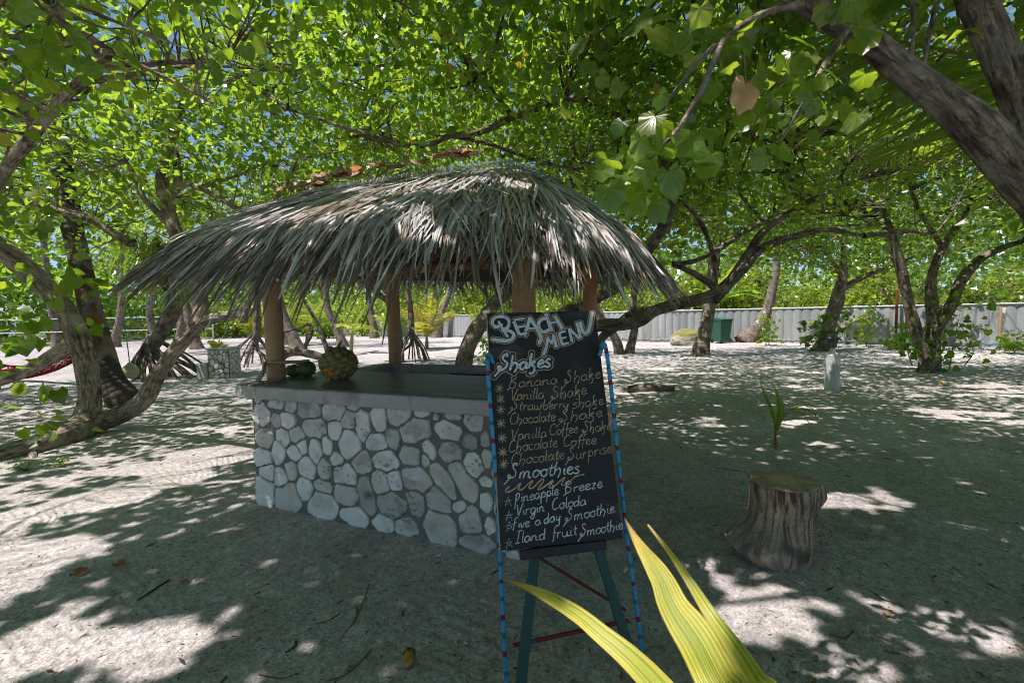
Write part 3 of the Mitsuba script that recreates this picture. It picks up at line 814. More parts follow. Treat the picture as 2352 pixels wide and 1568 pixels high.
# ------------------------------------------------------------------ menu board on its easel
BO, bu, bw = np.array([-0.0617, 1.7619, 0.5611]), np.array([0.98896, 0.14815, 0.00141]), np.array([-0.04853, 0.31488, 0.94789])
bn = unit(np.cross(bu, bw))
BW, BH = 0.5122, 1.0
board = thing('menu_board', 'tall blackboard with a hand chalked beach menu of shakes and smoothies', 'menu board')


def B(s, t, d=0.0):
    return BO + np.multiply.outer(np.asarray(s, float), bu) + np.multiply.outer(np.asarray(t, float), bw) + np.multiply.outer(np.asarray(d, float), bn)


part(board, 'panel', frame_mesh(rbox((BW, BH, 0.018), 0.0025), B(BW / 2, BH / 2, -0.0095), bu, bw, bn), 'blackboard')
e = frame_mesh(rbox((0.004, BH - 0.004, 0.016), 0.001), B(-0.0025, BH / 2, -0.0105), bu, bw, bn)
mesh_c(board, 'edge_strip', e, (0.40, 0.33, 0.24), 'matte', label='bare plywood edge of the board')

G = {'a': (.95, ".75,.85 .45,1 .12,.75 .08,.3 .35,0 .65,.25 .75,.85 .75,.25 .95,.05"), 'b': (.9, ".25,2 .2,1 .15,.05 .5,-.05 .8,.35 .6,.8 .25,.7"), 'c': (.8, ".7,.8 .45,1 .12,.7 .12,.25 .42,0 .75,.2"),
     'd': (.95, ".7,.8 .4,.95 .1,.6 .15,.1 .45,.02 .7,.4 .8,2 .75,.3 .95,.05"), 'e': (.8, ".12,.45 .6,.6 .62,.9 .38,1 .1,.65 .15,.15 .45,0 .8,.25"), 'f': (.6, ".7,1.85 .45,2.05 .32,1.5 .28,0 .2,-.6/.05,.85 .6,.95"),
     'g': (.9, ".75,.85 .45,1 .12,.75 .08,.3 .35,0 .65,.25 .75,.85/.75,.85 .7,-.5 .4,-.85 .1,-.6 .5,-.2 .9,.1"), 'h': (.95, ".25,2 .15,1 .1,0/.12,.5 .45,.95 .7,.75 .7,.2 .5,-.3"), 'i': (.45, ".2,.95 .18,.2 .42,.05/.25,1.4 .27,1.5"),
     'k': (.9, ".25,2 .12,0/.12,.45 .5,.95 .65,.75 .25,.5 .65,.15 .5,-.5 .12,-.6"), 'l': (.42, ".22,2 .15,.2 .38,.05"), 'm': (1.4, ".1,.95 .08,0/.08,.5 .35,.95 .55,.7 .5,0/.5,.5 .8,.95 1.05,.7 1,.15 1.3,.05"),
     'n': (1.0, ".1,.95 .08,0/.08,.5 .4,.95 .65,.7 .6,.15 .95,.05"), 'o': (.85, ".45,1 .12,.75 .12,.25 .42,0 .72,.25 .72,.75 .45,1 .85,.85"), 'p': (.9, ".2,1 .1,-1/.15,.6 .45,1 .75,.7 .6,.15 .15,.15"),
     'r': (.7, ".15,1 .12,0/.14,.5 .35,.9 .65,.85"), 's': (.72, ".6,.9 .3,1 .15,.75 .5,.4 .5,.1 .2,0 0,.15"), 't': (.6, ".35,1.7 .25,.2 .55,.05/.05,1.05 .6,1.15"), 'u': (.95, ".1,.95 .1,.25 .35,0 .65,.3 .7,.95 .68,.2 .95,.05"),
     'v': (.8, ".05,.95 .3,0 .65,.95"), 'w': (1.2, ".05,.95 .15,.1 .45,.1 .55,.8 .6,.1 .95,.15 1,.95 1.15,.85"), 'y': (.9, ".1,.95 .15,.3 .45,.15 .7,.95/.7,.95 .55,-.6 .2,-.85 .05,-.6"), 'z': (.75, ".1,.9 .6,.95 .1,.05 .65,0"),
     'B': (1.2, ".3,1.8 .2,.9 .1,-.1 -.1,-.2/.1,1.7 .6,1.95 .85,1.6 .3,1.05 .85,.8 .7,.1 .15,0"), 'C': (1.1, ".95,1.6 .7,1.9 .25,1.5 .1,.7 .4,.05 .95,.25"), 'F': (.9, ".3,1.7 .15,-.3/.2,1.7 .9,1.85/.25,.9 .7,1"), 'P': (1.0, ".3,1.3 .15,-.9/.2,1.2 .6,1.5 .85,1.1 .6,.5 .25,.4"),
     'I': (.8, ".2,1.8 .9,1.9/.55,1.85 .35,.05/0,0 .7,.05"), 'S': (1.15, ".85,1.65 .65,2 .4,1.75 .45,1.35 .8,.95 .75,.45 .4,.15 0,.3 0,.6 .25,.5 .1,0 -.35,-.55"), 'V': (1.0, ".05,1.7 .2,1.6 .4,.05 .75,1.2 1.05,1.9")}
r = np.random.default_rng(3)
LAYER = [0]


def stroke(P, w, curve=True):
    """a chalk stroke on the board plane: a thin ribbon with an uneven edge"""
    P = np.asarray(P, float)
    L = np.linalg.norm(np.diff(P, axis=0), axis=1).sum()
    Q = resample(P, max(4, int(L / 0.0028)))[:, :2] if curve or len(P) == 2 else P
    t = unit(np.gradient(Q, axis=0)); s = np.stack([-t[:, 1], t[:, 0]], 1)
    n = len(Q)
    pr = 0.75 + 0.5 * np.interp(np.arange(n), np.linspace(0, n, 6), r.random(6))
    wl, wr = w / 2 * pr * r.uniform(0.6, 1.2, n), w / 2 * pr * r.uniform(0.6, 1.2, n)
    wl[[0, -1]] *= 0.6; wr[[0, -1]] *= 0.6
    LAYER[0] = (LAYER[0] + 1) % 20
    d = 0.0007 + 0.00003 * LAYER[0]
    a, b = Q - s * wr[:, None], Q + s * wl[:, None]
    V = np.vstack([B(a[:, 0], a[:, 1], np.full(n, d)), B(b[:, 0], b[:, 1], np.full(n, d))])
    i = np.arange(n - 1)
    return V, np.vstack([np.stack([i, i + 1, i + n + 1], 1), np.stack([i, i + n + 1, i + n], 1)])


def write(text, x0, y0, x1, y1, xh, w):
    adv = [G[c][0] for c in text]
    tot = sum(adv) * 1.0
    ax, ay = np.array([x1 - x0, y1 - y0]), None
    L = np.hypot(*ax); ex = ax / L; ey = np.array([-ex[1], ex[0]])
    sx, pen, out = L / tot, 0.0, []
    for c, a in zip(text, adv):
        for st in G[c][1].split('/'):
            p = np.array([[float(v) for v in q.split(',')] for q in st.split()])
            p = p + r.normal(0, 0.025, p.shape)
            y = p[:, 1] * xh * (1.0 if c.islower() else 1.12)
            x = (pen + p[:, 0]) * sx + 0.22 * y
            out.append(np.array([x0, y0]) + x[:, None] * ex + y[:, None] * ey)
        pen += a
    return out


TAN, WHITE = (0.50, 0.36, 0.23), (0.52, 0.58, 0.62)


def chalk(name, strokes, w, col, lab=None, curve=True):
    V, F = join([stroke(s, w, curve) for s in strokes])
    c = np.array(col) * (0.7 + 0.6 * r.random((len(V), 1)))
    return part(board, name, (V, F), 'matte', False, color=np.clip(c, 0, 1), label=lab)


for (txt, x0, y0, x1, y1, xh, w, c) in WORDS:
    S_ = write(txt, x0, y0, x1, y1, xh, w)
    if c == 2:   # heading with a tan outline round it
        chalk('lettering', S_, w, WHITE, 'chalk heading: ' + txt)
        U = unary_union([LineString(resample(s, 40)[:, :2]).buffer(w * 0.5) for s in S_])
        ring = U.buffer(0.0085)
        for g in getattr(ring, 'geoms', [ring]):
            chalk('outline', [np.array(g.exterior.simplify(0.0008).coords)], 0.003, TAN)
    else:
        chalk('lettering', S_, w * 0.82, WHITE if c else TAN, 'chalk word: ' + txt)
for (x, y), s in [(q, 0.021) for q in STARS]:
    chalk('bullet', [[(x - s * math.cos(a), y - s * math.sin(a)), (x + s * math.cos(a), y + s * math.sin(a))] for a in (0.15, 0.85, 1.6, 2.4)], 0.0034, TAN)
for x, y in STARS2:
    chalk('bullet', [[(x - .012, y - .02), (x + .003, y + .018), (x + .013, y - .02)], [(x - .014, y + .001), (x + .016, y + .003), (x - .004, y - .012)]], 0.0035, WHITE, None, False)
chalk('flourish', [SQUIG], 0.0058, TAN)
# big outlined heading: letters kept apart by a dark gap, one tan outline round each word
LET = [(0, 3), (3, 7), (7, 10), (10, 11), (11, 14), (14, 18), (18, 22), (22, 25), (25, 26)]
shapes, taken = [], None
for a, b in LET:
    u = unary_union([LineString(P if len(P) < 3 else resample(P, 30)[:, :2]).buffer(w * 0.42, cap_style='flat' if len(P) < 3 else 'round') for w, P in TITLE[a:b]])
    if taken is not None: u = u.difference(taken.buffer(0.0035))
    taken = u if taken is None else taken.union(u)
    shapes.append(u.intersection(sbox(0.004, 0.004, BW - 0.004, BH - 0.004)))
for name, polys in (('BEACH', shapes[:5]), ('MENU', shapes[5:])):
    st = []
    for k_, U in enumerate(polys):
        x0, y0, x1, y1 = U.bounds
        ang = 1.1 + 0.12 * (k_ % 3)
        dx, dy = math.cos(ang), math.sin(ang)
        for k in np.arange(-0.3, 0.3, 0.0019):
            it = LineString([(x0 + k, y0 - 0.01), (x0 + k + dx * 0.4, y0 - 0.01 + dy * 0.4)]).intersection(U)
            for g in getattr(it, 'geoms', [it]):
                if g.geom_type == 'LineString' and g.length > 0.002: st.append(np.array(g.coords))
        for g in getattr(U, 'geoms', [U]):
            if g.area > 2e-5: st.append(np.array(g.exterior.simplify(0.0006).coords))
    chalk('lettering', st, 0.0022, (0.52, 0.58, 0.62), 'chalk block letters: ' + name, False)
    O2 = unary_union([q.buffer(0.0058) for q in polys]).buffer(0.001).intersection(sbox(0.003, 0.003, BW - 0.003, BH - 0.002))
    st = [np.array(g.exterior.simplify(0.0006).coords) for g in getattr(O2, 'geoms', [O2])]
    chalk('outline', st, 0.0030, TAN, 'tan chalk outline round the word ' + name, False)
V, F = join([stroke([(0.02 + .46 * a, 0.01 + .9 * b), (0.02 + .46 * a + .003, 0.012 + .9 * b)], 0.002) for a, b in r.random((40, 2))])
part(board, 'chalk_speck', (V, F), 'matte', False, color=np.tile([0.2, 0.21, 0.22], (len(V), 1)), kind='stuff')

easel = thing('easel', 'dark teal wooden easel with blue and red wrapped side rods holding the menu board', 'easel')
TEAL = (0.012, 0.060, 0.058)


def plank_between(name, p, q, wdt, thk, nrm, col, label=None):
    z = unit(q - p); x = unit(np.cross(z, nrm)); y = np.cross(z, x)
    m = rbox((wdt, thk, np.linalg.norm(q - p)), 0.003)
    mesh_c(easel, name, frame_mesh(m, (p + q) / 2, x, y, z), col, 'painted', False, 0.25, label=label)


def ext(p, q):   # carry the line p -> q down to the ground
    d = q - p
    return p + d * ((p[2] + 0.01) / -d[2])


l0, l1 = B(0.155, 0.03, -0.032), B(0.08, -0.33, -0.032)
r0, r1 = B(0.395, 0.03, -0.032), B(0.475, -0.33, -0.032)
for a, b in ((l0, l1), (r0, r1)):
    up = a + (a - b) * 1.3
    plank_between('leg', up, ext(a, b), 0.040, 0.020, bn, TEAL)
plank_between('ledge', B(0.075, -0.022, -0.002), B(0.435, -0.015, -0.002), 0.036, 0.030, bn, (0.016, 0.016, 0.020), 'black ledge under the board')


def wrapped(name, pts, rad, period, ph, pal, label=None):
    P = resample(np.array(pts), 260)
    V, F, uv = tube(P, rad * (1 + 0.10 * np.abs(np.sin(np.arange(260) * 1.9))), 8, raw=True)
    s = (uv[:, 0] + ph) / period % 1
    c = np.where((s < 0.15)[:, None], pal[1], np.where(((s > 0.52) & (s < 0.64))[:, None], pal[2], pal[0]))
    part(easel, name, (V, F), 'painted', True, color=np.clip(c * (0.75 + 0.5 * meshkit.noise(V * 150)[:, None]), 0, 1), label=label)


BLUE, RED, GRN = np.array([0.035, 0.26, 0.52]), np.array([0.16, 0.012, 0.018]), np.array([0.012, 0.13, 0.15])
rl = [at(1120, 832, 1.97), at(1139, 1100, 1.86), at(1157, 1457, 1.78)]
rr_ = [at(1394, 814, 2.03), at(1436, 1200, 1.92), at(1462, 1392, 1.86)]
rl[-1] = rl[1] + (rl[2] - rl[1]) * 1.0; rr_[-1] = rr_[1] + (rr_[2] - rr_[1]) * 1.0
fl, fr_ = ext(rl[0], rl[2]), ext(rr_[0], rr_[2])
fl = rl[2] + (fl - rl[2]); fl[2] = 0.0; fr_[2] = 0.0
wrapped('side_rod', [rl[0] + bu * 0.03 - bn * 0.02, rl[0], rl[1], rl[2], fl], 0.0085, 0.142, 0.02, (BLUE, RED, GRN), 'rod wrapped in blue cord with red and green bands, left of the board')
wrapped('side_rod', [rr_[0] - bu * 0.03 - bn * 0.02, rr_[0], rr_[1], rr_[2], fr_], 0.0085, 0.142, 0.05, (BLUE, RED, GRN), 'rod wrapped in blue cord with red and green bands, right of the board')
wrapped('cross_rod', [at(1180, 1481, 1.80), at(1443, 1424, 1.90)], 0.008, 0.30, 0.1, (RED, RED, BLUE * 0.35), 'dark red wrapped rod low between the legs')
wrapped('brace_rod', [at(1232, 1276, 1.93), at(1437, 1400, 1.94)], 0.0065, 0.30, 0.1, (RED * 0.8, RED * 0.7, GRN * 0.5), 'dark red diagonal brace behind the legs')
# ------------------------------------------------------------------ stump, bollard, log
sc_ = on(1.60, 2.66)
sv, su = [], []
nz, na = 26, 72
for k in range(nz):
    z = k / (nz - 1)
    for j in range(na):
        a = 2 * np.pi * j / na
        x, y = math.cos(a), math.sin(a)
        rr = 0.158 + 0.008 * math.sin(5 * a + 3 * z) + 0.030 * z
        bulge = math.exp(-((z - 0.26) / 0.20) ** 2)
        rr += 0.150 * bulge * max(0, math.cos(a - math.pi * 1.02)) ** 1.6 + 0.05 * bulge * max(0, math.cos(a - math.pi * 1.36)) ** 4
        rr += 0.050 * math.exp(-((z - 0.84) / 0.12) ** 2) * max(0, math.cos(a - 0.0)) ** 5
        rr -= 0.030 * max(0, 0.75 - z) * max(0, math.cos(a))
        rr += 0.025 * math.exp(-(z / 0.10) ** 2) * max(0, math.cos(a - math.pi * 1.72)) ** 2
        rr += 0.030 * (float(meshkit.fbm(np.array([x * 5, y * 5, z * 2.5]), 3)) - 0.5) + 0.010 * (float(meshkit.fbm(np.array([x * 22, y * 22, z * 5]), 2)) - 0.5)
        rr *= 1.0 if z < 0.97 else 0.985
        sv.append([rr * x, rr * y, -0.05 + 0.50 * z + (0.012 * (float(meshkit.fbm(np.array([x * 9, y * 9, 1.0]), 2)) - .5) if z > 0.9 else 0)])
        su.append([z * 0.5, min(a, 2 * np.pi - a) * 0.3])
sv = np.array(sv) + sc_
sf = grid_faces(nz, na)
wrap = np.vstack([[[k * na + na - 1, k * na, (k + 1) * na], [k * na + na - 1, (k + 1) * na, (k + 1) * na + na - 1]] for k in range(nz - 1)]).reshape(-1, 3)
stump = thing('tree_stump', 'sawn weathered tree stump with a swollen root foot, right of the menu board', 'stump')
part(stump, 'trunk', (sv, np.vstack([sf, wrap])), 'weathered_wood', True, uv=np.array(su))
topring = sv[-na:]
tc = topring.mean(0)
tv = np.vstack([tc + (topring - tc) * s + [0, 0, 0.004 * (s < .99)] for s in (1.0, 0.97, 0.6, 0.3)] + [tc[None] + [0, 0, .004]])
tf = np.vstack([grid_faces(4, na), np.vstack([[[k * na + na - 1, k * na, (k + 1) * na], [k * na + na - 1, (k + 1) * na, (k + 1) * na + na - 1]] for k in range(3)]).reshape(-1, 3), np.stack([3 * na + np.arange(na), 3 * na + (np.arange(na) + 1) % na, np.full(na, len(tv) - 1)], 1)])
dd = np.linalg.norm((tv - tc)[:, :2], axis=1)[:, None]
part(stump, 'cut_face', (tv, tf), 'matte', False, color=np.array([0.58, 0.44, 0.31]) * (0.75 + 0.25 * np.sin(dd * 160)) * np.ones((1, 3)), label='pale sawn top of the stump')

bo = thing('bollard_lamp', 'white pipe bollard with a small lantern on top, standing in the sand', 'lamp')
bc = on(5.84, 8.26)


def lathe(prof, centre, sides=24):
    prof = np.asarray(prof, float)
    a = np.arange(sides) * 2 * np.pi / sides
    V = np.stack([prof[:, :1] * np.cos(a), prof[:, :1] * np.sin(a), np.repeat(prof[:, 1:], sides, 1)], -1).reshape(-1, 3) + centre
    n = len(prof)
    i, j = np.meshgrid(np.arange(n - 1), np.arange(sides), indexing='ij')
    q = np.stack([i * sides + j, i * sides + (j + 1) % sides, (i + 1) * sides + (j + 1) % sides, (i + 1) * sides + j], -1).reshape(-1, 4)
    return V, np.vstack([q[:, [0, 1, 2]], q[:, [0, 2, 3]]])


V, F = lathe([(0.118, -0.1)] + [(0.118 + 0.0015 * math.sin(k), z) for k, z in enumerate(np.linspace(0, 0.64, 20))] + [(0.118, 0.64), (0.116, 0.652), (0.116, 0.652), (0.001, 0.656)], bc, 32)
cw = np.tile([0.50, 0.53, 0.52], (len(V), 1)) * (0.75 + 0.35 * meshkit.fbm(V * [6, 6, 2], 3)[:, None])
part(bo, 'pipe', (V, F), 'painted', 40 if False else True, color=np.clip(cw, 0, 1))
mesh_c(bo, 'lamp_foot', lathe([(0.082, 0.657), (0.08, 0.675), (0.05, 0.70), (0.032, 0.745), (0.046, 0.765), (0.046, 0.765), (0.002, 0.766)], bc), (0.60, 0.62, 0.60), 'painted', True)
mesh_c(bo, 'lamp_body', lathe([(0.046, 0.767), (0.062, 0.80), (0.088, 0.93), (0.09, 0.935), (0.002, 0.936)], bc, 6), (0.09, 0.10, 0.095), 'painted', False)
for k in range(6):
    a = k * np.pi / 3
    mesh_c(bo, 'lamp_rib', tube([bc + [0.050 * math.cos(a), 0.050 * math.sin(a), 0.768], bc + [0.092 * math.cos(a), 0.092 * math.sin(a), 0.935]], 0.006, 5, 3)[:2], (0.05, 0.05, 0.05), 'painted')
mesh_c(bo, 'lamp_cap', lathe([(0.108, 0.937), (0.105, 0.95), (0.06, 0.985), (0.02, 1.0), (0.015, 1.02), (0.001, 1.025)], bc, 18), (0.07, 0.075, 0.075), 'painted', True)

V, F, uv = tube([on(2.15, 8.42, 0.05), on(2.5, 8.46, 0.06), on(3.0, 8.40, 0.05)], [0.06, 0.075, 0.06], 10, 20, 0.25, 7)
single('fallen_log', (V, F), 'bark', 'short dark log lying on the sand behind the menu board', 'log', True, uv=uv)


# ------------------------------------------------------------------ palms and blades
def uvleaf(s, t, tone, dry):
    return np.stack([np.broadcast_to(tone, s.shape), np.broadcast_to(dry, s.shape)], 1)


def blade(pts, halfw, up, pleats, amp, tone, edge_dry, tip_dry, n=40, cols=25):
    P = resample(np.array(pts, float), n)
    t = unit(np.gradient(P, axis=0))
    nr = unit(np.asarray(up, float) - t * (t @ np.asarray(up, float))[:, None])
    sd = np.cross(t, nr)
    w = np.interp(np.linspace(0, 1, n), np.linspace(0, 1, len(halfw)), halfw)
    w = w * (1 + 0.05 * (meshkit.noise(np.column_stack([P * 30])) - 0.5))
    V, F, s, x = strip(P, sd, w, nr, pleats, amp, cols)
    nz_ = meshkit.fbm(V * [14, 14, 14], 3)
    rib = np.abs(((x * pleats) % 2) - 1)
    rs = np.random.default_rng(cols * 7 + n)
    streak = np.tile(np.convolve(rs.normal(0, 1, cols + 2), [.3, .4, .3], 'valid'), n)
    dry = np.clip(edge_dry * (0.10 + 0.5 * np.abs(x) ** 5 + 0.45 * (rib > 0.72) + 0.30 * streak) + tip_dry * np.clip(1.1 - s * 9, 0, 1) * (1 + 0.6 * np.abs(x)) + 0.5 * (nz_ - 0.45) + 0.7 * np.clip(np.abs(x) - 0.93, 0, 1) * 10 * (nz_ > 0.5), 0, 1.8)
    return V, F, np.stack([np.clip(tone + 0.3 * (nz_ - 0.5) + 0.22 * streak, 0, 1), dry], 1)


fg = thing('coconut_seedling', 'young coconut seedling with broad yellow green pleated blades right in front of the menu board', 'plant')
root = on(0.62, 0.42)
tipn = [-0.2, -0.75, 0.65]
def down(p): return [(root + p) / 2 + [0.03, 0, 0.03], root + [0.01, 0, 0.12]]


e = at(1560, 1660, 0.86)
b1 = [at(1152, 1326, 1.22), at(1237, 1360, 1.14), at(1321, 1407, 1.06), at(1384, 1458, 1.0), at(1446, 1510, 0.95), at(1512, 1580, 0.90), e, *down(e)]
V, F, uv = blade(b1, [0.001, 0.015, 0.022, 0.031, 0.043, 0.058, 0.067, 0.055, 0.014], [-0.05, -0.7, 0.7], 6, 0.012, 0.75, 1.0, 1.4, 70, 49)
mesh_uv(fg, 'leaf_blade', (V, F, uv), 'palm_blade')
e = at(1710, 1660, 0.86)
b2 = [at(1435, 1190, 1.28), at(1465, 1245, 1.22), at(1518, 1326, 1.13), at(1549, 1395, 1.07), at(1602, 1473, 1.0), at(1652, 1568, 0.92), e, *down(e)]
V, F, uv = blade(b2, [0.001, 0.026, 0.045, 0.048, 0.050, 0.053, 0.055, 0.046, 0.014], [-0.3, -0.85, 0.45], 9, 0.008, 0.65, 1.05, 1.4, 70, 73)
mesh_uv(fg, 'leaf_blade', (V, F, uv), 'palm_blade')
e = at(1800, 1660, 0.85)
b3 = [at(1488, 1204, 1.27), at(1537, 1267, 1.2), at(1584, 1335, 1.12), at(1630, 1407, 1.06), at(1687, 1488, 0.98), at(1737, 1568, 0.92), e, *down(e)]
V, F, uv = blade(b3, [0.003, 0.010, 0.018, 0.030, 0.044, 0.052, 0.054, 0.04, 0.012], [-0.35, -0.8, 0.5], 4, 0.006, 0.6, 1.0, 1.2, 70, 33)
mesh_uv(fg, 'leaf_blade', (V, F, uv), 'palm_blade')
mesh_uv(fg, 'stem', tube([root + [0, 0, -0.05], root + [0, 0, 0.08], root + [0.01, 0, 0.2]], [0.03, 0.022, 0.015], 10, 10), 'palm_bark')


def frond(base, dirn, length, droop, n_leaf, leaf_len, tone, dry, r, hang=0.5, width=0.02, fwd=0.55):
    """Coconut frond: rachis tube and leaflets. Returns (rachis VFuv, leaflets VFuv)."""
    d = unit(np.asarray(dirn, float))
    s = np.linspace(0, 1, 22)
    P = base + np.outer(s, d) * length + np.outer(s ** 2, [0, 0, -1.0]) * droop * length
    Rr = tube(P, np.interp(s, [0, 1], [0.02, 0.004]) * max(0.5, length / 2.6), 6, raw=True)
    t, _, _ = frames(P)
    out = []
    up = np.array([0, 0, 1.0])
    for side in (-1, 1):
        for k in range(n_leaf):
            q = 0.10 + 0.89 * (k + 0.5 * r.random()) / n_leaf
            i = q * 21; j = int(i); f = i - j
            p = P[j] * (1 - f) + P[min(j + 1, 21)] * f
            tg = t[j]
            sd = unit(np.cross(tg, up)) * side
            L = leaf_len * math.sin(math.pi * (0.12 + 0.80 * q) ** 0.9) * r.uniform(0.85, 1.1)
            dv = unit(tg * fwd + sd * 0.9 + up * r.normal(0.05, 0.10))
            ss = np.linspace(0, 1, 6)
            Q = p + np.outer(ss, dv) * L + np.outer(ss ** 1.7, [0, 0, -1]) * L * hang * r.uniform(0.7, 1.25)
            tt_ = unit(np.gradient(Q, axis=0))
            nr = unit(np.cross(np.cross(tt_, up), tt_) + 0.3 * r.normal(size=3))
            sv_ = np.cross(tt_, nr)
            w = width * np.interp(ss, [0, 0.2, 0.7, 1], [0.35, 1, 0.7, 0.06])
            V, F, a, b = strip(Q, sv_, w, nr, 1, -width * 0.6, 3)
            out.append((V, F, np.stack([np.full(len(V), np.clip(tone + r.normal(0, 0.12), 0, 1)), np.clip(dry + r.normal(0, 0.1) + 0.35 * a ** 4, 0, 1.8)], 1)))
    return (Rr[0], Rr[1], np.tile([0.6, min(1.0, dry + 0.55)], (len(Rr[0]), 1))), join(out)


def palm(name, label, cat, trunk_pts, trunk_r, n_fr, flen, llen, nleaf, tone, dry, seed, elev=(-0.2, 1.0), hang=0.5, width=0.02, droop=0.35, group=None, azim=None, rough=0.06):
    r = np.random.default_rng(seed)
    p = thing(name, label, cat, group)
    trunk_pts = np.asarray(trunk_pts, float)
    if trunk_r is not None: mesh_uv(p, 'trunk', tube(trunk_pts, trunk_r, 14, None, rough, 5, seed), 'palm_bark')
    top = trunk_pts[-1]
    for k in range(n_fr):
        a = k * 2.39996 + r.uniform(-0.3, 0.3) if azim is None else azim[k % len(azim)] + r.uniform(-.15, .15)
        e = r.uniform(*elev)
        Rr, Lf = frond(top, [math.cos(a) * math.cos(e), math.sin(a) * math.cos(e), math.sin(e)], flen * r.uniform(0.8, 1.1), droop * r.uniform(0.7, 1.3), nleaf, llen, tone, dry, r, hang, width)
        fk = mesh_uv(p, 'frond', join([Rr, Lf]), 'leaf')
    return p


# seedling by the lamp
r = np.random.default_rng(77)
sd_ = thing('coconut_seedling', 'small coconut seedling with two upright blades in the open sand beyond the stump', 'plant')
s0 = on(2.81, 4.82)
mesh_c(sd_, 'stem', tube([s0 + [0, 0, -0.03], s0 + [0.0, 0, 0.15], s0 + [0.01, 0, 0.3]], [0.017, 0.013, 0.008], 8, 8)[:2], (0.22, 0.12, 0.03), 'painted', True, 0.3)
for pts, hw in (([s0 + [-0.17, 0, 0.72], s0 + [-0.11, 0, 0.58], s0 + [-0.03, 0, 0.38], s0 + [0, 0, 0.22]], [0.002, 0.022, 0.03, 0.012]), ([s0 + [-0.02, 0, 0.68], s0 + [0.03, 0, 0.55], s0 + [0.05, 0, 0.40], s0 + [0.01, 0, 0.22]], [0.003, 0.045, 0.05, 0.014])):
    mesh_uv(sd_, 'leaf_blade', blade(pts, hw, [0.2, -1, 0.3], 5, 0.008, 0.25, 0.3, 0.5, 26, 15), 'leaf')
mesh_c(sd_, 'leaf_stalk', tube([s0 + [0.01, 0, 0.18], s0 + [0.08, 0, 0.34], s0 + [0.18, 0, 0.44], s0 + [0.28, 0, 0.48]], [0.010, 0.008, 0.006, 0.003], 6, 12)[:2], (0.34, 0.27, 0.04), 'painted', True, 0.2)
for a, b, w in (((0.18, .44), (0.50, 0.42), .016), ((0.16, .43), (0.46, 0.30), 0.022), ((0.14, .41), (0.36, 0.24), 0.016), ((0.26, .48), (0.44, 0.28), 0.010)):
    p, q = s0 + [a[0], 0, a[1]], s0 + [b[0], -0.03, b[1]]
    mesh_uv(sd_, 'leaflet', blade([q, (p + q) / 2 + [0.03, 0, 0.055], p], [0.002, w, 0.004], [0.1, -0.5, 1], 2, 0.006, 0.35, 0.4, 0.8, 14, 5), 'leaf')

# coconut palms (tall trunks, crowns up in or above the canopy)
palm('coconut_palm', 'thick straight coconut palm on a sand mound left of the green bin', 'palm', [on(5.95, 14.33, -0.15), on(5.97, 14.33, 0.25), [6.18, 14.33, 1.3], [6.35, 14.3, 3.0], [6.6, 14.2, 7.2]], [0.36, 0.25, 0.19, 0.17, 0.14], 11, 3.2, 0.75, 26, 0.5, 0.12, 1)
palm('coconut_palm', 'curved coconut palm leaning right, against the pale fence right of the bin', 'palm', [on(10.3, 20.24, -0.15), on(10.75, 20.24, 0.35), [11.15, 20.2, 1.0], [11.5, 20.2, 2.1], [11.7, 20.1, 4.0], [11.6, 20, 7.5]], [0.46, 0.31, 0.23, 0.18, 0.16, 0.14], 11, 3.2, 0.75, 24, 0.5, 0.12, 2)
palm('coconut_palm', 'tall coconut palm with rust coloured bark and flared foot behind the sprawling tree', 'palm', [on(-6.75, 7.85, -0.15), on(-6.80, 7.85, 0.12), [-7.02, 7.85, 0.7], [-7.3, 7.85, 2.2], [-7.55, 7.85, 4.5], [-7.45, 7.9, 8.0]], [0.34, 0.25, 0.19, 0.155, 0.145, 0.13], 11, 3.4, 0.8, 26, 0.45, 0.12, 3)
palm('coconut_palm', 'dark footed coconut palm seen just right of the left front post', 'palm', [on(-10.75, 22.7, -0.1), on(-10.9, 22.7, 0.5), [-11.3, 22.7, 1.6], [-11.6, 22.7, 3.5], [-11.2, 22.6, 7.5]], [0.42, 0.28, 0.20, 0.18, 0.15], 11, 3.2, 0.75, 22, 0.55, 0.15, 4)
palm('coconut_palm', 'pale coconut palm leaning left above the pandanus fruit', 'palm', [on(-8.7, 23.4, -0.1), on(-8.8, 23.4, 0.4), [-9.15, 23.4, 1.3], [-9.45, 23.4, 2.6], [-9.3, 23.4, 7.8]], [0.36, 0.24, 0.17, 0.15, 0.13], 11, 3.2, 0.75, 22, 0.6, 0.2, 5)
palm('coconut_palm', 'slender grey coconut palm standing before the far fence left of the back post', 'palm', [on(-10.0, 33.0, -0.1), [-10.05, 33, 1.2], [-10.3, 33, 3.4], [-10.2, 33, 9.0]], [0.38, 0.24, 0.19, 0.16], 11, 3.4, 0.8, 20, 0.6, 0.25, 6)
palm('coconut_palm', 'grey coconut palm leaning right at the far fence, left of the menu board', 'palm', [on(-5.2, 31.5, -0.1), on(-5.1, 31.5, 0.6), [-4.8, 31.5, 1.7], [-4.1, 31.5, 3.6], [-3.4, 31.5, 8.0]], [0.46, 0.36, 0.22, 0.19, 0.16], 11, 3.4, 0.8, 20, 0.6, 0.3, 7)
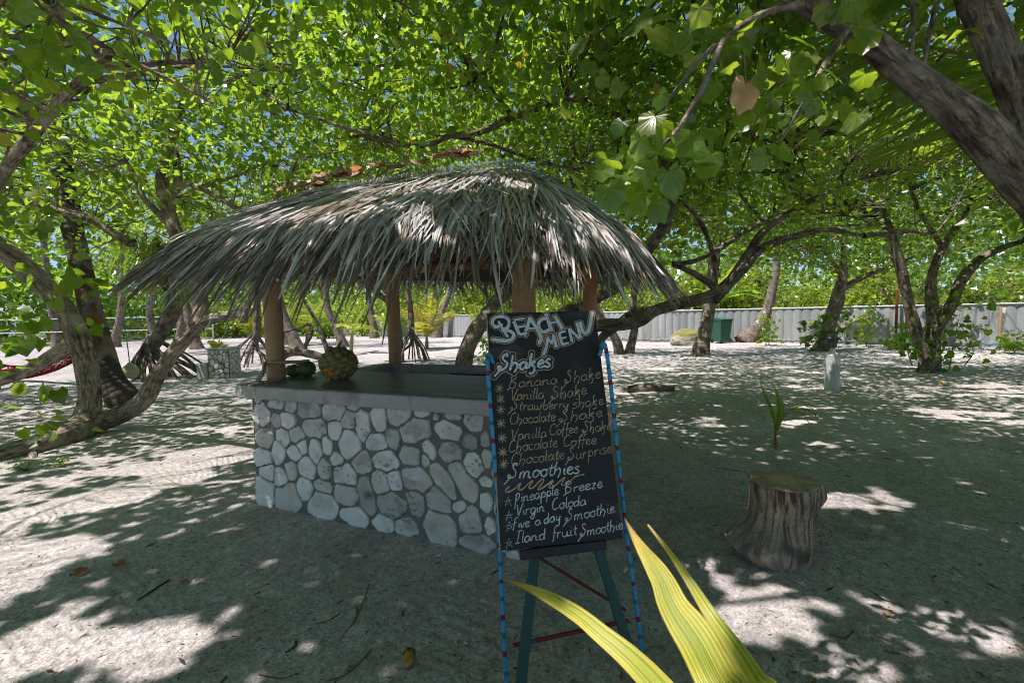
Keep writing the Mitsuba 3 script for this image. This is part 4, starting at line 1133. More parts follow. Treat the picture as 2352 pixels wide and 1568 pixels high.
for i, (x, y, lean, lab) in enumerate(((-24.5, 28, 1.2, 'pale coconut palm leaning right behind the volleyball net'), (-19.0, 26, 0.7, 'coconut palm left of the rust coloured palm, beyond the net'), (-17.0, 24.5, -0.9, 'thin coconut palm between the rust coloured palm and the pandanus'), (-30, 30, -0.4, 'coconut palm at the far left beyond the hammock'), (-13.4, 27, -0.8, 'coconut palm with swollen foot behind the small stone pillar'))):
    palm('coconut_palm', lab, 'palm', [on(x, y, -0.1), [x + 0.1 * lean, y, 0.6], [x + 0.5 * lean, y, 2.5], [x + lean, y, 8.2]], [0.40, 0.26, 0.19, 0.16], 10, 3.2, 0.75, 18, 0.55, 0.2, 20 + i)

# young low palms, bright in the sun
YG = 'young palms in the sun'
for i, (px, py, nf_, fl_, tone, dry, lab) in enumerate((
        (980, 802, 9, 2.6, 0.9, 0.75, 'golden yellow young palm between the two back posts'), (1105, 784, 7, 2.4, 0.9, 0.35, 'young palm with pale drooping fronds beside the menu board'),
        (705, 792, 8, 3.2, 0.85, 0.25, 'broad young palm behind the driftwood trunk'), (590, 800, 8, 2.8, 0.95, 0.45, 'yellow green young palm behind the broken branch'),
        (497, 812, 6, 0.9, 0.95, 0.55, 'tiny yellow palm beside the small stone pillar'), (1928, 790, 7, 1.8, 0.9, 0.5, 'young yellow palm behind the ivy footed leaning tree'),
        (2108, 792, 8, 2.1, 0.9, 0.5, 'young yellow palm behind the three stemmed tree'), (1562, 772, 6, 1.1, 0.45, 0.1, 'small green palm in front of the fence by the boulder'), (905, 778, 7, 2.6, 0.85, 0.3, 'young palm in front of the far fence by the left back post'))):
    g = onpx(px, py); h = 0.20 * fl_ if fl_ > 1.5 else 0.1
    palm('young_palm', lab, 'palm', [g - [0, 0, 0.1], g + [0.02, 0, h]], [0.11, 0.06] if fl_ > 1.5 else [0.04, 0.03], nf_ + 3, fl_, fl_ * 0.28, 26, tone, dry, 40 + i, (0.75, 1.45), 0.35, 0.028, 0.32)

# palm fronds hanging in at the upper right
r = np.random.default_rng(9)
rp_ = thing('coconut_palm', 'low coconut palm reaching in from the right edge with a long hanging frond', 'palm')
pt = np.array([4.35, 2.75, 2.35])
mesh_uv(rp_, 'trunk', tube([[4.6, 2.7, -0.1], [4.55, 2.7, 1.2], pt], [0.26, 0.17, 0.14], 14, None, 0.06, 5, 2), 'palm_bark')
b0 = at(2380, 390, 2.75)
for (base, d, L, dr_, n_, ll, hg) in ((pt, at(2110, 165, 2.35) - pt + [0, 0, 0.42], 3.05, 0.15, 44, 1.0, 0.45), (pt, [-0.75, 0.6, 0.9], 2.6, 0.3, 44, 0.8, 0.5), (pt, [-0.2, 0.9, 0.7], 2.8, 0.35, 34, 0.75, 0.5), (pt, [0.8, 0.5, 0.7], 2.8, 0.35, 26, 0.75, 0.5), (pt, [0.7, -0.6, 0.7], 2.8, 0.35, 26, 0.75, 0.5), (pt, [0.0, 0.3, 1.0], 2.6, 0.3, 26, 0.75, 0.5)):
    Rr, Lf = frond(np.asarray(base, float), d, L, dr_, n_, ll, 0.6, 0.16, r, hg, 0.023, 0.75)
    mesh_uv(rp_, 'frond', join([Rr, Lf]), 'leaf')


# ------------------------------------------------------------------ pandanus: prop roots, forked stems, strap leaves
def pandanus(label, base, stems, roots, seed, leaf_len=1.0, n_leaf=40, spread=0.75):
    r = np.random.default_rng(seed)
    p = thing('pandanus_tree', label, 'tree')
    base = np.asarray(base, float)
    for k, (pts, rad) in enumerate(stems):
        mesh_uv(p, 'trunk' if k == 0 else 'branch', tube([base + np.array(q) for q in pts], rad, 12, None, 0.1, 6, seed + k), 'bark')
        top = base + np.array(pts[-1])
        L = []
        for _ in range(n_leaf):
            a, e = r.uniform(0, 2 * np.pi), r.uniform(0.1, 1.3)
            d = np.array([math.cos(a) * math.cos(e), math.sin(a) * math.cos(e), math.sin(e)])
            s = np.linspace(0, 1, 8)
            ln = leaf_len * r.uniform(0.7, 1.2)
            Q = top + np.outer(s, d) * ln + np.outer(s ** 2.2, [0, 0, -1]) * ln * 1.15
            t = unit(np.gradient(Q, axis=0)); nr = unit(np.cross(np.cross(t, [0, 0, 1.0]), t) + 1e-3)
            V, F, a_, b_ = strip(Q, np.cross(t, nr), 0.035 * np.interp(s, [0, .1, .7, 1], [0.8, 1, 0.7, 0.05]), nr, 1, -0.02, 3)
            L.append((V, F, np.tile([r.uniform(0.05, 0.55), max(0, r.normal(0.05, 0.2))], (len(V), 1))))
        mesh_uv(p, 'crown', join(L), 'leaf', kind='stuff')
    for k in range(roots):
        a = k * 2.4 + r.uniform(-0.3, 0.3)
        h = r.uniform(0.5, 1.25); sp = spread * (0.4 + 0.6 * h) * r.uniform(0.7, 1.1)
        st = base + np.array(stems[0][0][1]) * min(1, h / max(stems[0][0][1][2], 0.3))
        st = np.array([st[0], st[1], base[2] + h])
        foot = base + [math.cos(a) * sp, math.sin(a) * sp, -0.05]
        mesh_uv(p, 'prop_root', tube([st, st * 0.45 + foot * 0.55 + [math.cos(a) * 0.06, math.sin(a) * 0.06, 0.05], foot], [0.03, 0.026, 0.03], 6, 8, 0.1), 'bark')


g = gp(392, 868)
pandanus('pandanus tree with a cage of prop roots left of the small stone pillar', on(g[0], g[1]), [([(-1.0, 0, 0.15), (-0.55, 0, 0.75), (0.15, 0, 1.75), (0.35, 0, 2.6)], [0.2, 0.19, 0.2, 0.14]), ([(0.15, 0, 1.7), (0.7, 0.1, 2.6), (0.9, 0.2, 3.4)], [0.13, 0.1, 0.09]), ([(0.2, 0, 2.2), (-0.5, 0.2, 3.0), (-0.9, 0.2, 3.6)], [0.12, 0.1, 0.09]), ([(0.3, 0, 2.5), (0.2, -0.3, 3.3)], [0.12, 0.09])], 26, 5, 1.3, 60, 0.95)
pandanus('slim pandanus tree on a cone of prop roots just right of the left back post', onpx(948, 828), [([(0.0, 0, 0.5), (0.0, 0, 1.25), (-0.05, 0, 2.6), (0.1, 0, 4.0)], [0.05, 0.10, 0.085, 0.07]), ([(0.0, 0, 3.2), (0.5, 0, 4.2)], [0.07, 0.06])], 16, 6, 1.0, 40, 0.75)
pandanus('pandanus tree with dark prop roots behind the small stone pillar', onpx(575, 838), [([(0.2, 0, 0.7), (0.3, 0, 1.3), (0.35, 0, 2.4), (0.3, 0, 3.4)], [0.1, 0.12, 0.10, 0.08])], 18, 7, 1.1, 50, 0.9)


# ------------------------------------------------------------------ fence, bin, boulder and the rest along the far edge
FP = [(850, 773, 729), (985, 773, 726), (1482, 785, 715.5), (1748, 787, 709.5), (2130, 795, 701.5), (2352, 798, 696), (2700, 806, 689)]
fpts = [(gp(a, b), 1.5) for a, b, c in FP]
fence = thing('sheet_metal_fence', 'pale grey corrugated sheet metal fence behind the trees, right of the kiosk', 'fence')
fg_ = np.array([p[0][:2] for p in fpts])
seg = np.linalg.norm(np.diff(fg_, axis=0), axis=1); cum = np.r_[0, np.cumsum(seg)]
def fpos(s):
    return np.array([np.interp(s, cum, fg_[:, 0]), np.interp(s, cum, fg_[:, 1])])
pw, s, k = 0.33, 0.0, 0
while s < cum[-1] - pw:
    a, b = fpos(s), fpos(s + pw)
    d = unit(b - a); nn = np.array([d[1], -d[0]])
    if nn[1] > 0: nn = -nn
    u = np.linspace(0, 1, 9)
    prof = 0.04 * np.sin(np.pi * u) ** 0.8
    base = a + np.outer(u, b - a) + np.outer(prof, nn)
    zt = 1.50 + 0.01 * math.sin(k * 1.7)
    zs = np.linspace(0, 1, 4)
    V = np.array([[x, y, -0.05 + z * (zt + 0.05)] for z in zs for x, y in base])
    part(fence, 'panel', (V, grid_faces(4, 9)), 'sheet_metal', True)
    s += pw; k += 1
off = np.array([0, 0.06])
mesh_c(fence, 'top_rail', tube(np.array([[*(fpos(q) + [0, -0.05]), 1.515] for q in np.linspace(0, cum[-1] - 0.6, 40)]), 0.034, 6, 80)[:2], (0.52, 0.53, 0.52), 'painted', True, 0.2)
mesh_c(fence, 'bottom_rail', tube(np.array([[*(fpos(q) + [0, -0.075]), 0.16] for q in np.linspace(0, cum[-1] - 0.6, 40)]), 0.016, 6, 80)[:2], (0.35, 0.33, 0.30), 'painted', True, 0.2)
for q in np.arange(0.8, cum[-1] - 1, 2.6):
    x, y = fpos(q)
    mesh_c(fence, 'fence_post', tube([[x, y + 0.05, -0.1], [x, y + 0.05, 1.56]], 0.04, 8, 4)[:2], (0.30, 0.26, 0.22), 'matte', True, 0.3)
for px_, pyb, hh, col, lab in ((2057, 795, 2.1, (0.14, 0.035, 0.025), 'rusty red steel pole in front of the fence'), (2432, 800, 1.45, (0.62, 0.60, 0.56), 'white post standing before the fence at the right'), (2295, 801, 1.42, (0.34, 0.22, 0.13), 'rusty pole at the fence beside a white pipe'), (2303, 803, 1.40, (0.66, 0.65, 0.62), 'white peeling pipe at the fence beside a rusty pole'), (2251, 801, 0.85, (0.62, 0.61, 0.58), 'short white stake before the fence'), (2078, 796, 1.15, (0.20, 0.10, 0.07), 'short leaning rusty stake right of the red steel pole')):
    g = gp(px_, pyb); g[1] -= 0.0
    single('pole', tube([[g[0], g[1], -0.1], [g[0] + (0.06 if 'leaning' in lab else 0), g[1], hh]], 0.045, 8, 6)[:2], 'painted', lab, 'pole', True, color=np.tile(col, (8 * 6 + 2, 1)))
hose = [gp(x, y, 0.12) for x, y in ((1880, 785), (2000, 789), (2080, 789), (2180, 788), (2260, 790), (2360, 797))]
single('hose', tube(hose, 0.022, 6, 80)[:2], 'painted', 'thin blue hose strung along the foot of the fence', 'hose', True, color=np.tile([0.03, 0.22, 0.38], (6 * 80 + 2, 1)))

# wheelie bin
bn0 = np.append(gp(1655, 789)[:2], 0.03); bn0[2] = float(height(bn0[0], bn0[1])) + 0.02
ca, sa = math.cos(0.30), math.sin(0.30)
bx, by = np.array([ca, sa, 0]), np.array([-sa, ca, 0])
bin_ = thing('wheelie_bin', 'dark green wheeled rubbish bin standing against the pale fence', 'bin')
hb = []
for z, w, d in ((0.06, 0.25, 0.27), (0.96, 0.30, 0.36)):
    for sx in (-1, 1):
        for sy in (-1, 1): hb.append([sx * w, sy * d, z])
hm = trimesh.convex.convex_hull(np.array(hb))
mesh_c(bin_, 'body', frame_mesh(hm, bn0, bx, by, kz), (0.018, 0.085, 0.055), 'painted', False, 0.2)
mesh_c(bin_, 'rim', frame_mesh(rbox((0.66, 0.78, 0.045), 0.01, (0, 0, 0.985)), bn0, bx, by, kz), (0.018, 0.085, 0.055), 'painted')
lidv = np.array([[sx * 0.335, y, z] for sx in (-1, 1) for y, z in ((-0.41, 1.01), (-0.41, 1.03), (-0.1, 1.085), (0.3, 1.10), (0.42, 1.07), (0.42, 1.01))])
mesh_c(bin_, 'lid', frame_mesh(trimesh.convex.convex_hull(lidv), bn0, bx, by, kz), (0.02, 0.095, 0.062), 'painted')
mesh_c(bin_, 'handle', tube([bn0 + bx * -0.25 + by * 0.42 + kz * 1.0, bn0 + bx * -0.25 + by * 0.5 + kz * 1.0, bn0 + bx * 0.25 + by * 0.5 + kz * 1.0, bn0 + bx * 0.25 + by * 0.42 + kz * 1.0], 0.015, 6, 12)[:2], (0.015, 0.07, 0.045), 'painted')
for sx in (-1, 1):
    w = trimesh.creation.cylinder(0.10, 0.05, sections=18)
    w.apply_transform(trimesh.transformations.rotation_matrix(np.pi / 2, [0, 1, 0]))
    mesh_c(bin_, 'wheel', frame_mesh(w, bn0 + bx * sx * 0.24 + by * 0.25 + kz * 0.08, bx, by, kz), (0.02, 0.02, 0.02), 'matte')

bs = trimesh.creation.icosphere(4, 1.0)
v = bs.vertices * (1 + 0.5 * (meshkit.fbm(bs.vertices * 1.8, 4, 3)[:, None] - 0.5)) * [0.78, 0.5, 0.5]
v = v + onpx(1582, 793) + [0, 0, 0.22]
top = np.clip((v[:, 2:] - 0.30) * 5 + 2.2 * (meshkit.fbm(v * 7, 3)[:, None] - 0.5), 0, 1)
single('boulder', (v, bs.faces), 'matte', 'rounded pale boulder with mossy top beside the thick palm', 'boulder', True, color=np.clip((np.array([0.34, 0.31, 0.26]) * (1 - top) + np.array([0.19, 0.19, 0.06]) * top) * (0.55 + 0.9 * meshkit.fbm(v * 14, 3)[:, None]), 0, 1))

# small stone pillar on the left
pl = on(-7.62, 12.0)
pillar = thing('stone_pillar', 'small square stone veneered pillar on the sand left of the kiosk', 'pillar')
core = part(pillar, 'core', rbox((0.56, 0.5, 0.82), 0.01, pl + [0, 0, 0.33]), 'mortar')
part(pillar, 'cap', rbox((0.62, 0.56, 0.05), 0.008, pl + [0, 0, 0.77]), 'concrete')
part(pillar, 'side_block', rbox((0.26, 0.5, 0.5), 0.01, pl + [-0.413, -0.05, 0.15]), 'concrete')
for i, g in cells(random_stones(0.54, 0.74, 0.105, 12), sbox(0.012, 0.01, 0.53, 0.735), 0.012):
    V, F = stone_mesh(g, 0.02, i + 400)
    put_stone(core, pl + [-0.27, -0.25, 0] + V[:, :1] * [1, 0, 0] + V[:, 1:2] * kz + V[:, 2:3] * [0, -1, 0], F, V, rng.normal(0.55, 0.2))
for i, g in cells(random_stones(0.48, 0.74, 0.115, 13), sbox(0.012, 0.01, 0.468, 0.735), 0.012):
    V, F = stone_mesh(g, 0.02, i + 430)
    put_stone(core, pl + [0.28, -0.24, 0] + V[:, :1] * [0, 1, 0] + V[:, 1:2] * kz + V[:, 2:3] * [1, 0, 0], F, V, 0.6)

# hammock
h0, h1 = np.array([-12.6, 9.4, 1.25]), np.array([-7.2, 8.1, 1.2])
ham = thing('hammock', 'red net hammock slung low beside the sprawling tree', 'hammock')
hs = np.linspace(0, 1, 60)
ctr = h0 + np.outer(hs, h1 - h0); ctr[:, 2] -= 0.72 * 4 * hs * (1 - hs) * 0.9
hd = unit(np.cross(h1 - h0, [0, 0, 1.0])) * -1
wd = 0.42 * np.sin(np.pi * np.clip((hs - 0.12) / 0.76, 0, 1)) ** 0.6 + 0.004
e0, e1 = ctr + hd * wd[:, None] + kz * (0.16 * wd[:, None]), ctr - hd * wd[:, None] + kz * (0.16 * wd[:, None])
for e in (e0, e1): mesh_c(ham, 'edge_cord', tube(e, 0.022, 6, 60)[:2], (0.30, 0.02, 0.035), 'matte', True, 0.3)
lines = []
for k in range(-14, 60, 2):
    for sgn in (1, -1):
        ii = np.clip(np.arange(0, 15) * sgn + (k if sgn > 0 else k + 14), 0, 59)
        u = np.linspace(0, 1, 15)
        P = e0[ii] * (1 - u[:, None]) + e1[ii] * u[:, None]; P[:, 2] -= 0.20 * 4 * u * (1 - u) * wd[ii] / 0.42
        if np.ptp(ii) > 3: lines.append(tube(P, 0.012, 4, 16, cap=False))
lj = join(lines)
mesh_c(ham, 'mesh_net', lj[:2], (0.20, 0.018, 0.03), 'matte', False, 0.3)
fr_l = []
r = np.random.default_rng(4)
for i in np.linspace(9, 50, 150):
    p = e1[int(i)] * (1 - i % 1) + e1[min(59, int(i) + 1)] * (i % 1)
    fr_l.append(tube([p, p + [r.normal(0, .01), r.normal(0, .01), -0.05], p + [r.normal(0, .02), r.normal(0, .02), -r.uniform(0.09, 0.14)]], [0.006, 0.006, 0.003], 4, 4, cap=False))
mesh_c(ham, 'fringe', join(fr_l)[:2], (0.62, 0.60, 0.58), 'matte', kind='stuff', label='white cord fringe along the hammock edge')

# volleyball net
g = gp(491, 787)
vn = thing('volleyball_net', 'volleyball net with white bands stretched across the sunny sand at the left', 'net')
va, vb = np.array([g[0], g[1], 0.0]), np.array([g[0] - 24.0, g[1] - 3.0, 0.0])
for p in (va, vb): mesh_c(vn, 'net_post', tube([p, p + [0, 0, 2.0]], 0.05, 8, 5)[:2], (0.55, 0.56, 0.55), 'painted', True)
for z in (1.83, 0.98):
    m = np.array([va + [0, 0, z - 0.03], vb + [0, 0, z - 0.03], vb + [0, 0, z + 0.03], va + [0, 0, z + 0.03]])
    m2 = m + [0, 0.02, 0]
    mesh_c(vn, 'band', trimesh.convex.convex_hull(np.vstack([m, m2])), (0.72, 0.72, 0.70), 'matte')
lines = [tube([va + (vb - va) * f + [0, 0, 0.98], va + (vb - va) * f + [0, 0, 1.83]], 0.004, 3, 2, raw=True, cap=False) for f in np.linspace(0.005, 0.995, 180)]
lines += [tube([va + [0, 0, z], vb + [0, 0, z]], 0.004, 3, 2, raw=True, cap=False) for z in np.linspace(1.06, 1.76, 7)]
mesh_c(vn, 'cord_grid', join(lines)[:2], (0.16, 0.16, 0.17), 'matte', kind='stuff')
# blue grey far fence at the left
f2 = thing('sheet_metal_fence', 'blue grey rusty sheet metal fence far behind the volleyball net', 'fence')
fa, fb = np.array([-72.0, 50.0]), np.array([-19.0, 50.0])
n2 = 44
for k in range(n2):
    a, b = fa + (fb - fa) * k / n2, fa + (fb - fa) * (k + 0.985) / n2
    m = rbox((abs(b[0] - a[0]), 0.05, 1.7), 0.01, ((a[0] + b[0]) / 2, a[1] + 0.02 * (k % 2), 0.80))
    c = (0.30, 0.335, 0.40) if (k * 7) % 5 else (0.25, 0.15, 0.13)
    mesh_c(f2, 'panel', m, c, 'painted', False, 0.3)

# fallen bent tree trunk behind the counter
dw = thing('fallen_tree', 'bent fallen trunk with two bare upright shoots lying behind the counter', 'tree')
dY = 14.5
P_ = lambda x, y, d=0.0: at((680 + x / 4.055) * 0.91875, (720 + y / 4.055) * 0.91875, dY + d)
mesh_uv(dw, 'trunk', tube([P_(40, 790), P_(120, 680), P_(220, 640), P_(340, 655), P_(470, 690), P_(600, 720)], [0.10, 0.13, 0.15, 0.14, 0.13, 0.1], 10, 50, 0.15, 4), 'bark')
mesh_uv(dw, 'shoot', tube([P_(330, 650), P_(345, 570), P_(395, 480), P_(400, 400), P_(360, 370), P_(290, 405), P_(200, 425), P_(110, 450)], [0.07, 0.06, 0.055, 0.05, 0.05, 0.045, 0.04, 0.03], 8, 50, 0.1, 6), 'bark')
mesh_uv(dw, 'shoot', tube([P_(565, 700), P_(560, 630), P_(520, 520), P_(480, 400), P_(400, 250), P_(318, 125)], [0.09, 0.08, 0.07, 0.06, 0.05, 0.04], 8, 50, 0.1, 6), 'bark')
# ------------------------------------------------------------------ broadleaf trees
# Gaps of the canopy along the sun's direction: where the photograph's ground is sunlit, the trees carry fewer leaves.
GAPS = []
for x, y, rad, s in ((60, 1480, .45, .78), (0, 1330, .55, .74), (250, 1510, .30, .62), (330, 1560, .25, .5), (90, 1210, .9, .66), (330, 1120, .75, .74), (470, 1040, .7, .7), (570, 985, .5, .55), (500, 925, .7, .35), (200, 1120, .6, .6),
                     (1740, 1400, .30, .72), (1620, 1270, .25, .55), (1880, 1510, .30, .62), (2200, 1450, .28, .58), (2330, 1530, .3, .55), (1660, 1330, .2, .6), (2110, 1150, .35, .62), (2240, 1190, .5, .55), (1900, 1150, .4, .45), (1650, 1170, .35, .42),
                     (2230, 965, .9, .66), (2320, 890, 1.1, .6), (2000, 850, 1.4, .45), (1700, 845, 1.1, .42), (1530, 850, 1.2, .5), (1480, 885, .8, .4), (1850, 960, .8, .3), (2050, 1040, .6, .36), (1980, 920, .9, .35)):
    g = gp(x, y); GAPS.append((g[0], g[1], rad, s))
GAPS += [(-4.0, 17.5, 3.2, 1.0), (-8.0, 20, 4, 1.0), (0, 21, 4, 1.0), (5, 21, 4, .8), (-16, 15, 5.0, 1.2), (-22, 20, 8, 1.2), (-12.5, 12.5, 2.2, .8), (12, 19.5, 3.5, .8), (18, 17, 4, .7), (-2.8, 12.5, 1.6, .5)]
for t, q, rad, s in ((3.5, .8, .45, .8), (3.8, .55, .4, .9), (4.0, .95, .45, .8), (4.3, .7, .45, .95), (4.55, .95, .4, .9), (4.75, .5, .35, .9), (4.9, .9, .35, .85), (5.2, .6, .4, 1.0), (5.25, .95, .3, .8), (5.6, .6, .35, .9), (5.8, .95, .35, .7), (4.3, .2, .4, .8), (5.4, .2, .4, .9), (3.7, .2, .4, .6)):
    p = roofp(np.array([t]), np.array([q]), 0.05)[0]; g = p - SUN * (p[2] / SUN[2]); GAPS.append((g[0], g[1], rad, s * 1.08))
for x, y, Y, rad, s in ((1420, 1500, .95, .26, 1.1), (1500, 1300, 1.16, .20, 1.0), (1600, 1470, 1.0, .20, .9)):
    p = at(x, y, Y); g = p - SUN * (p[2] / SUN[2]); GAPS.append((g[0], g[1], rad, s))
GAPS = np.array(GAPS)

DARK = np.array([(*gp(x, y)[:2], rad, 1.0) for x, y, rad in ((750, 1450, .9), (1050, 1500, .7), (500, 1300, .7), (1300, 1500, .6), (1550, 1050, 1.1), (1480, 1350, .5), (250, 930, 1.2), (1750, 1000, .7), (1900, 960, 1.5), (1700, 930, 1.3), (2100, 1000, .9), (1600, 1080, .9), (1980, 1090, .6), (2000, 1300, .35), (2150, 1330, .4), (1600, 1480, .3), (2080, 1400, .3), (1750, 1180, .3), (2250, 1330, .35))])
BASE = 0.18


def keep_leaf(P):
    g = P - SUN * (P[:, 2:] / SUN[2])
    d2 = (g[:, None, 0] - GAPS[:, 0]) ** 2 + (g[:, None, 1] - GAPS[:, 1]) ** 2
    dark = (DARK[:, 3] * np.exp(-((g[:, None, 0] - DARK[:, 0]) ** 2 + (g[:, None, 1] - DARK[:, 1]) ** 2) / DARK[:, 2] ** 2)).max(1)
    lit = np.maximum((GAPS[:, 3] * np.exp(-d2 / GAPS[:, 2] ** 2)).max(1), np.where((g[:, 1] < 1.5) | (np.abs(g[:, 0]) > 1.3 * g[:, 1] + 1.0), 0.06, BASE) * (1 - dark))
    q = np.column_stack([g[:, :2] * [1.5, 2.4], np.zeros(len(g))])
    n = 0.6 * meshkit.noise(q, 4) + 0.4 * meshkit.noise(q * 2.7, 6)
    return (n - 0.5) * 1.55 + 0.5 > lit


# Leaves arrange themselves to catch the light: one is left out where those above it already take the sun.
SX = unit(np.cross(SUN, [0, 1.0, 0])); SY = np.cross(SUN, SX)
CELL, HALF = 0.03, 24.0
NCELL = int(2 * HALF / CELL)
COVER = np.zeros((NCELL, NCELL), np.uint8)


def mosaic(pos, size, r, keep_under=0.33, first=None):
    a = ((pos @ SX + HALF) / CELL).astype(int); b = (((pos @ SY) + HALF) / CELL).astype(int)
    h = np.maximum(1, np.rint(size * 0.42 / CELL).astype(int))
    g = pos - SUN * (pos[:, 2:] / SUN[2])
    dk = (DARK[:, 3] * np.exp(-((g[:, None, 0] - DARK[:, 0]) ** 2 + (g[:, None, 1] - DARK[:, 1]) ** 2) / DARK[:, 2] ** 2)).max(1)
    dice = r.random(len(pos)) < keep_under + 0.45 * dk
    keep = np.ones(len(pos), bool)
    height_ = pos @ SUN
    if first is not None: height_ = height_ + 100 * first
    for i in np.argsort(-height_):
        x, y, k = a[i], b[i], h[i]
        if x < 4 or y < 4 or x > NCELL - 5 or y > NCELL - 5: continue
        w = COVER[x - k:x + k + 1, y - k:y + k + 1]
        if (first is None or not first[i]) and not dice[i] and 2 * np.count_nonzero(w) > w.size * 1.45:
            keep[i] = False
        else:
            w[...] = 1
    return keep


def foliage(centres, r, per, spread, size, kind, tone0, up=0.75, flat=0.55, dry_p=0.012, mask=True, tone_sd=0.22):
    """leaves round cluster centres -> pos, dir, nrm, size, tone, dry"""
    n = len(centres) * per
    off = r.normal(size=(n, 3)) * [1, 1, flat] * spread
    pos = np.repeat(centres, per, 0) + off
    if mask:
        k = keep_leaf(pos); pos, off = pos[k], off[k]; n = len(pos)
    out = off.copy(); out[:, 2] = 0
    d = unit(unit(out) * 0.8 + r.normal(size=(n, 3)) * 0.55 + [0, 0, -0.35])
    nr = unit(r.normal(size=(n, 3)) * 0.48 + np.array([-0.34, -0.14, 1.0]) * up)
    cl = np.repeat(r.normal(0, 0.12, len(centres)), per)
    cl = cl[k] if mask else cl
    tone = np.clip(tone0 + cl + r.normal(0, tone_sd, n), 0, 1)
    dry = np.where(r.random(n) < dry_p, r.uniform(0.8, 1.7, n), np.clip(r.normal(0.02, 0.06, n), 0, 1))
    return pos, d, nr, size * r.uniform(0.65, 1.25, n), tone, dry


def in_view(P):
    v = P - CAM; f = v @ FW
    x, y = CX + FPX * (v @ RT) / np.maximum(f, 0.01), CY - FPX * (v @ UP) / np.maximum(f, 0.01)
    return (f > 0.2) & (x > -20) & (x < 2372) & (y > -20) & (y < 1588), f


def tree(label, limbs, pads, seed, leaf=0.115, per=20, spread=0.30, kind='mid', tone0=0.45, n_parts=0, twig_r=0.006, cat='tree', name='tree', dry_p=0.012, mask=True, bark='bark', sub=6, extra=None, group=None, sides=12, sub_r=1.0):
    r = np.random.default_rng(seed)
    t = thing(name, label, cat, group)
    pts = []
    for k, (lp, lr) in enumerate(limbs):
        lp = np.asarray(lp, float)
        V = tube(lp, lr, sides if k == 0 else max(8, sides - 3), None, 0.12, 5, seed * 31 + k)
        mesh_uv(t, 'trunk' if k == 0 else 'branch', V, bark)
        q = resample(lp, 24)
        pts.append(q[10:] if k == 0 else q[4:])
    pts = np.vstack(pts)
    tw, cen_all = [], []
    for c, rad, n in pads:
        c, rad = np.asarray(c, float), np.asarray(rad, float)
        u = r.normal(size=(n, 3)); u = unit(u) * r.random((n, 1)) ** (1 / 2.6)
        cen = c + u * rad
        cen = cen[cen[:, 2] > 1.6] if c[2] > 2.6 else cen
        cen_all.append(cen)
        if sub == 0: continue
        loc = [pts]
        for _ in range(sub):
            e = c + unit(r.normal(size=3)) * rad * r.uniform(0.5, 0.95)
            st = pts[np.argmin(np.linalg.norm(pts - e, axis=1) + 0.25 * r.random(len(pts)))]
            m = (st + e) / 2 + r.normal(size=3) * 0.12 * np.linalg.norm(e - st) + [0, 0, -0.05]
            L = np.linalg.norm(e - st)
            tw.append(tube([st, m * 0.6 + st * 0.4, m, e], np.array([min(0.05, 0.012 + 0.011 * L), min(0.04, 0.009 + 0.008 * L), 0.016, 0.007]) * sub_r, 6, 14, 0.1, 9, 3, cap=False))
            loc.append(resample([st, m, e], 34)[3:])
        loc = np.vstack(loc)
        idx = r.permutation(len(cen))[:int(len(cen) * 0.6)]
        for e in cen[idx]:
            dl = np.linalg.norm(loc - e, axis=1) * (1 + 0.5 * r.random(len(loc)))
            j = np.argmin(dl)
            st = loc[j]
            if np.linalg.norm(e - st) < 0.05: continue
            m = (st + e) / 2 + r.normal(size=3) * 0.10 * np.linalg.norm(e - st)
            tw.append(tube([st, m, e + [0, 0, -0.02]], [twig_r * 1.5, twig_r, twig_r * 0.4], 4, 6, cap=False))
    if tw: mesh_uv(t, 'twig', join(tw), bark, kind='stuff')
    cen = np.vstack(cen_all)
    pos, d, nr, sz, tone, dry = foliage(cen, r, per, spread, leaf, kind, tone0, dry_p=dry_p, mask=mask)
    if extra is not None:
        pos, d, nr, sz, tone, dry = (np.concatenate([a, b]) for a, b in zip((pos, d, nr, sz, tone, dry), extra))
    if mask and kind == 'mid':
        nf_ = len(pos) - (len(extra[0]) if extra is not None else 0)
        kk = mosaic(pos, sz, r, first=np.arange(len(pos)) >= nf_ if extra is not None else None)
        pos, d, nr, sz, tone, dry = pos[kk], d[kk], nr[kk], sz[kk], tone[kk], dry[kk]
    own = np.zeros(len(pos), bool)
    if n_parts:
        vis, f = in_view(pos)
        score = np.where(vis, sz / np.maximum(f, 0.2), 0)
        own[np.argsort(-score)[:n_parts]] = True
        own &= score > 0
        for i in np.where(own)[0]:
            V, F, uv = leaf_batch(pos[i:i + 1], d[i:i + 1], nr[i:i + 1], sz[i:i + 1], 'near' if f[i] < 2.6 else 'mid', tone[i:i + 1], dry[i:i + 1])
            if f[i] < 2.6:     # pale veins, and a blotch of yellow here and there
                tvn = TPL['near'][0]
                th_ = np.arctan2(tvn[:, 0], tvn[:, 1]); rd_ = np.hypot(tvn[:, 0], tvn[:, 1])
                vein = np.clip(1 - np.abs(th_[:, None] - VEIN).min(1) * rd_ / 0.016, 0, 1) * np.clip(rd_ * 8, 0, 1) * np.clip(1.15 - rd_, 0, 1)
                uv = uv + np.column_stack([0.25 * (meshkit.fbm(V * 30, 2) - 0.5) + 0.35 * vein, 0.45 * np.clip(meshkit.fbm(V * 18, 3, 4) - 0.55, 0, 1) + 0.22 * vein])
                uv[:, 0] = np.clip(uv[:, 0], 0, 1)
            part(t, 'leaf', (V, F), 'leaf', True, uv=uv)
    k = ~own
    V, F, uv = leaf_batch(pos[k], d[k], nr[k], sz[k], kind, tone[k], dry[k])
    part(t, 'crown', (V, F), 'leaf', kind != 'far', uv=uv, kind='stuff')
    return t


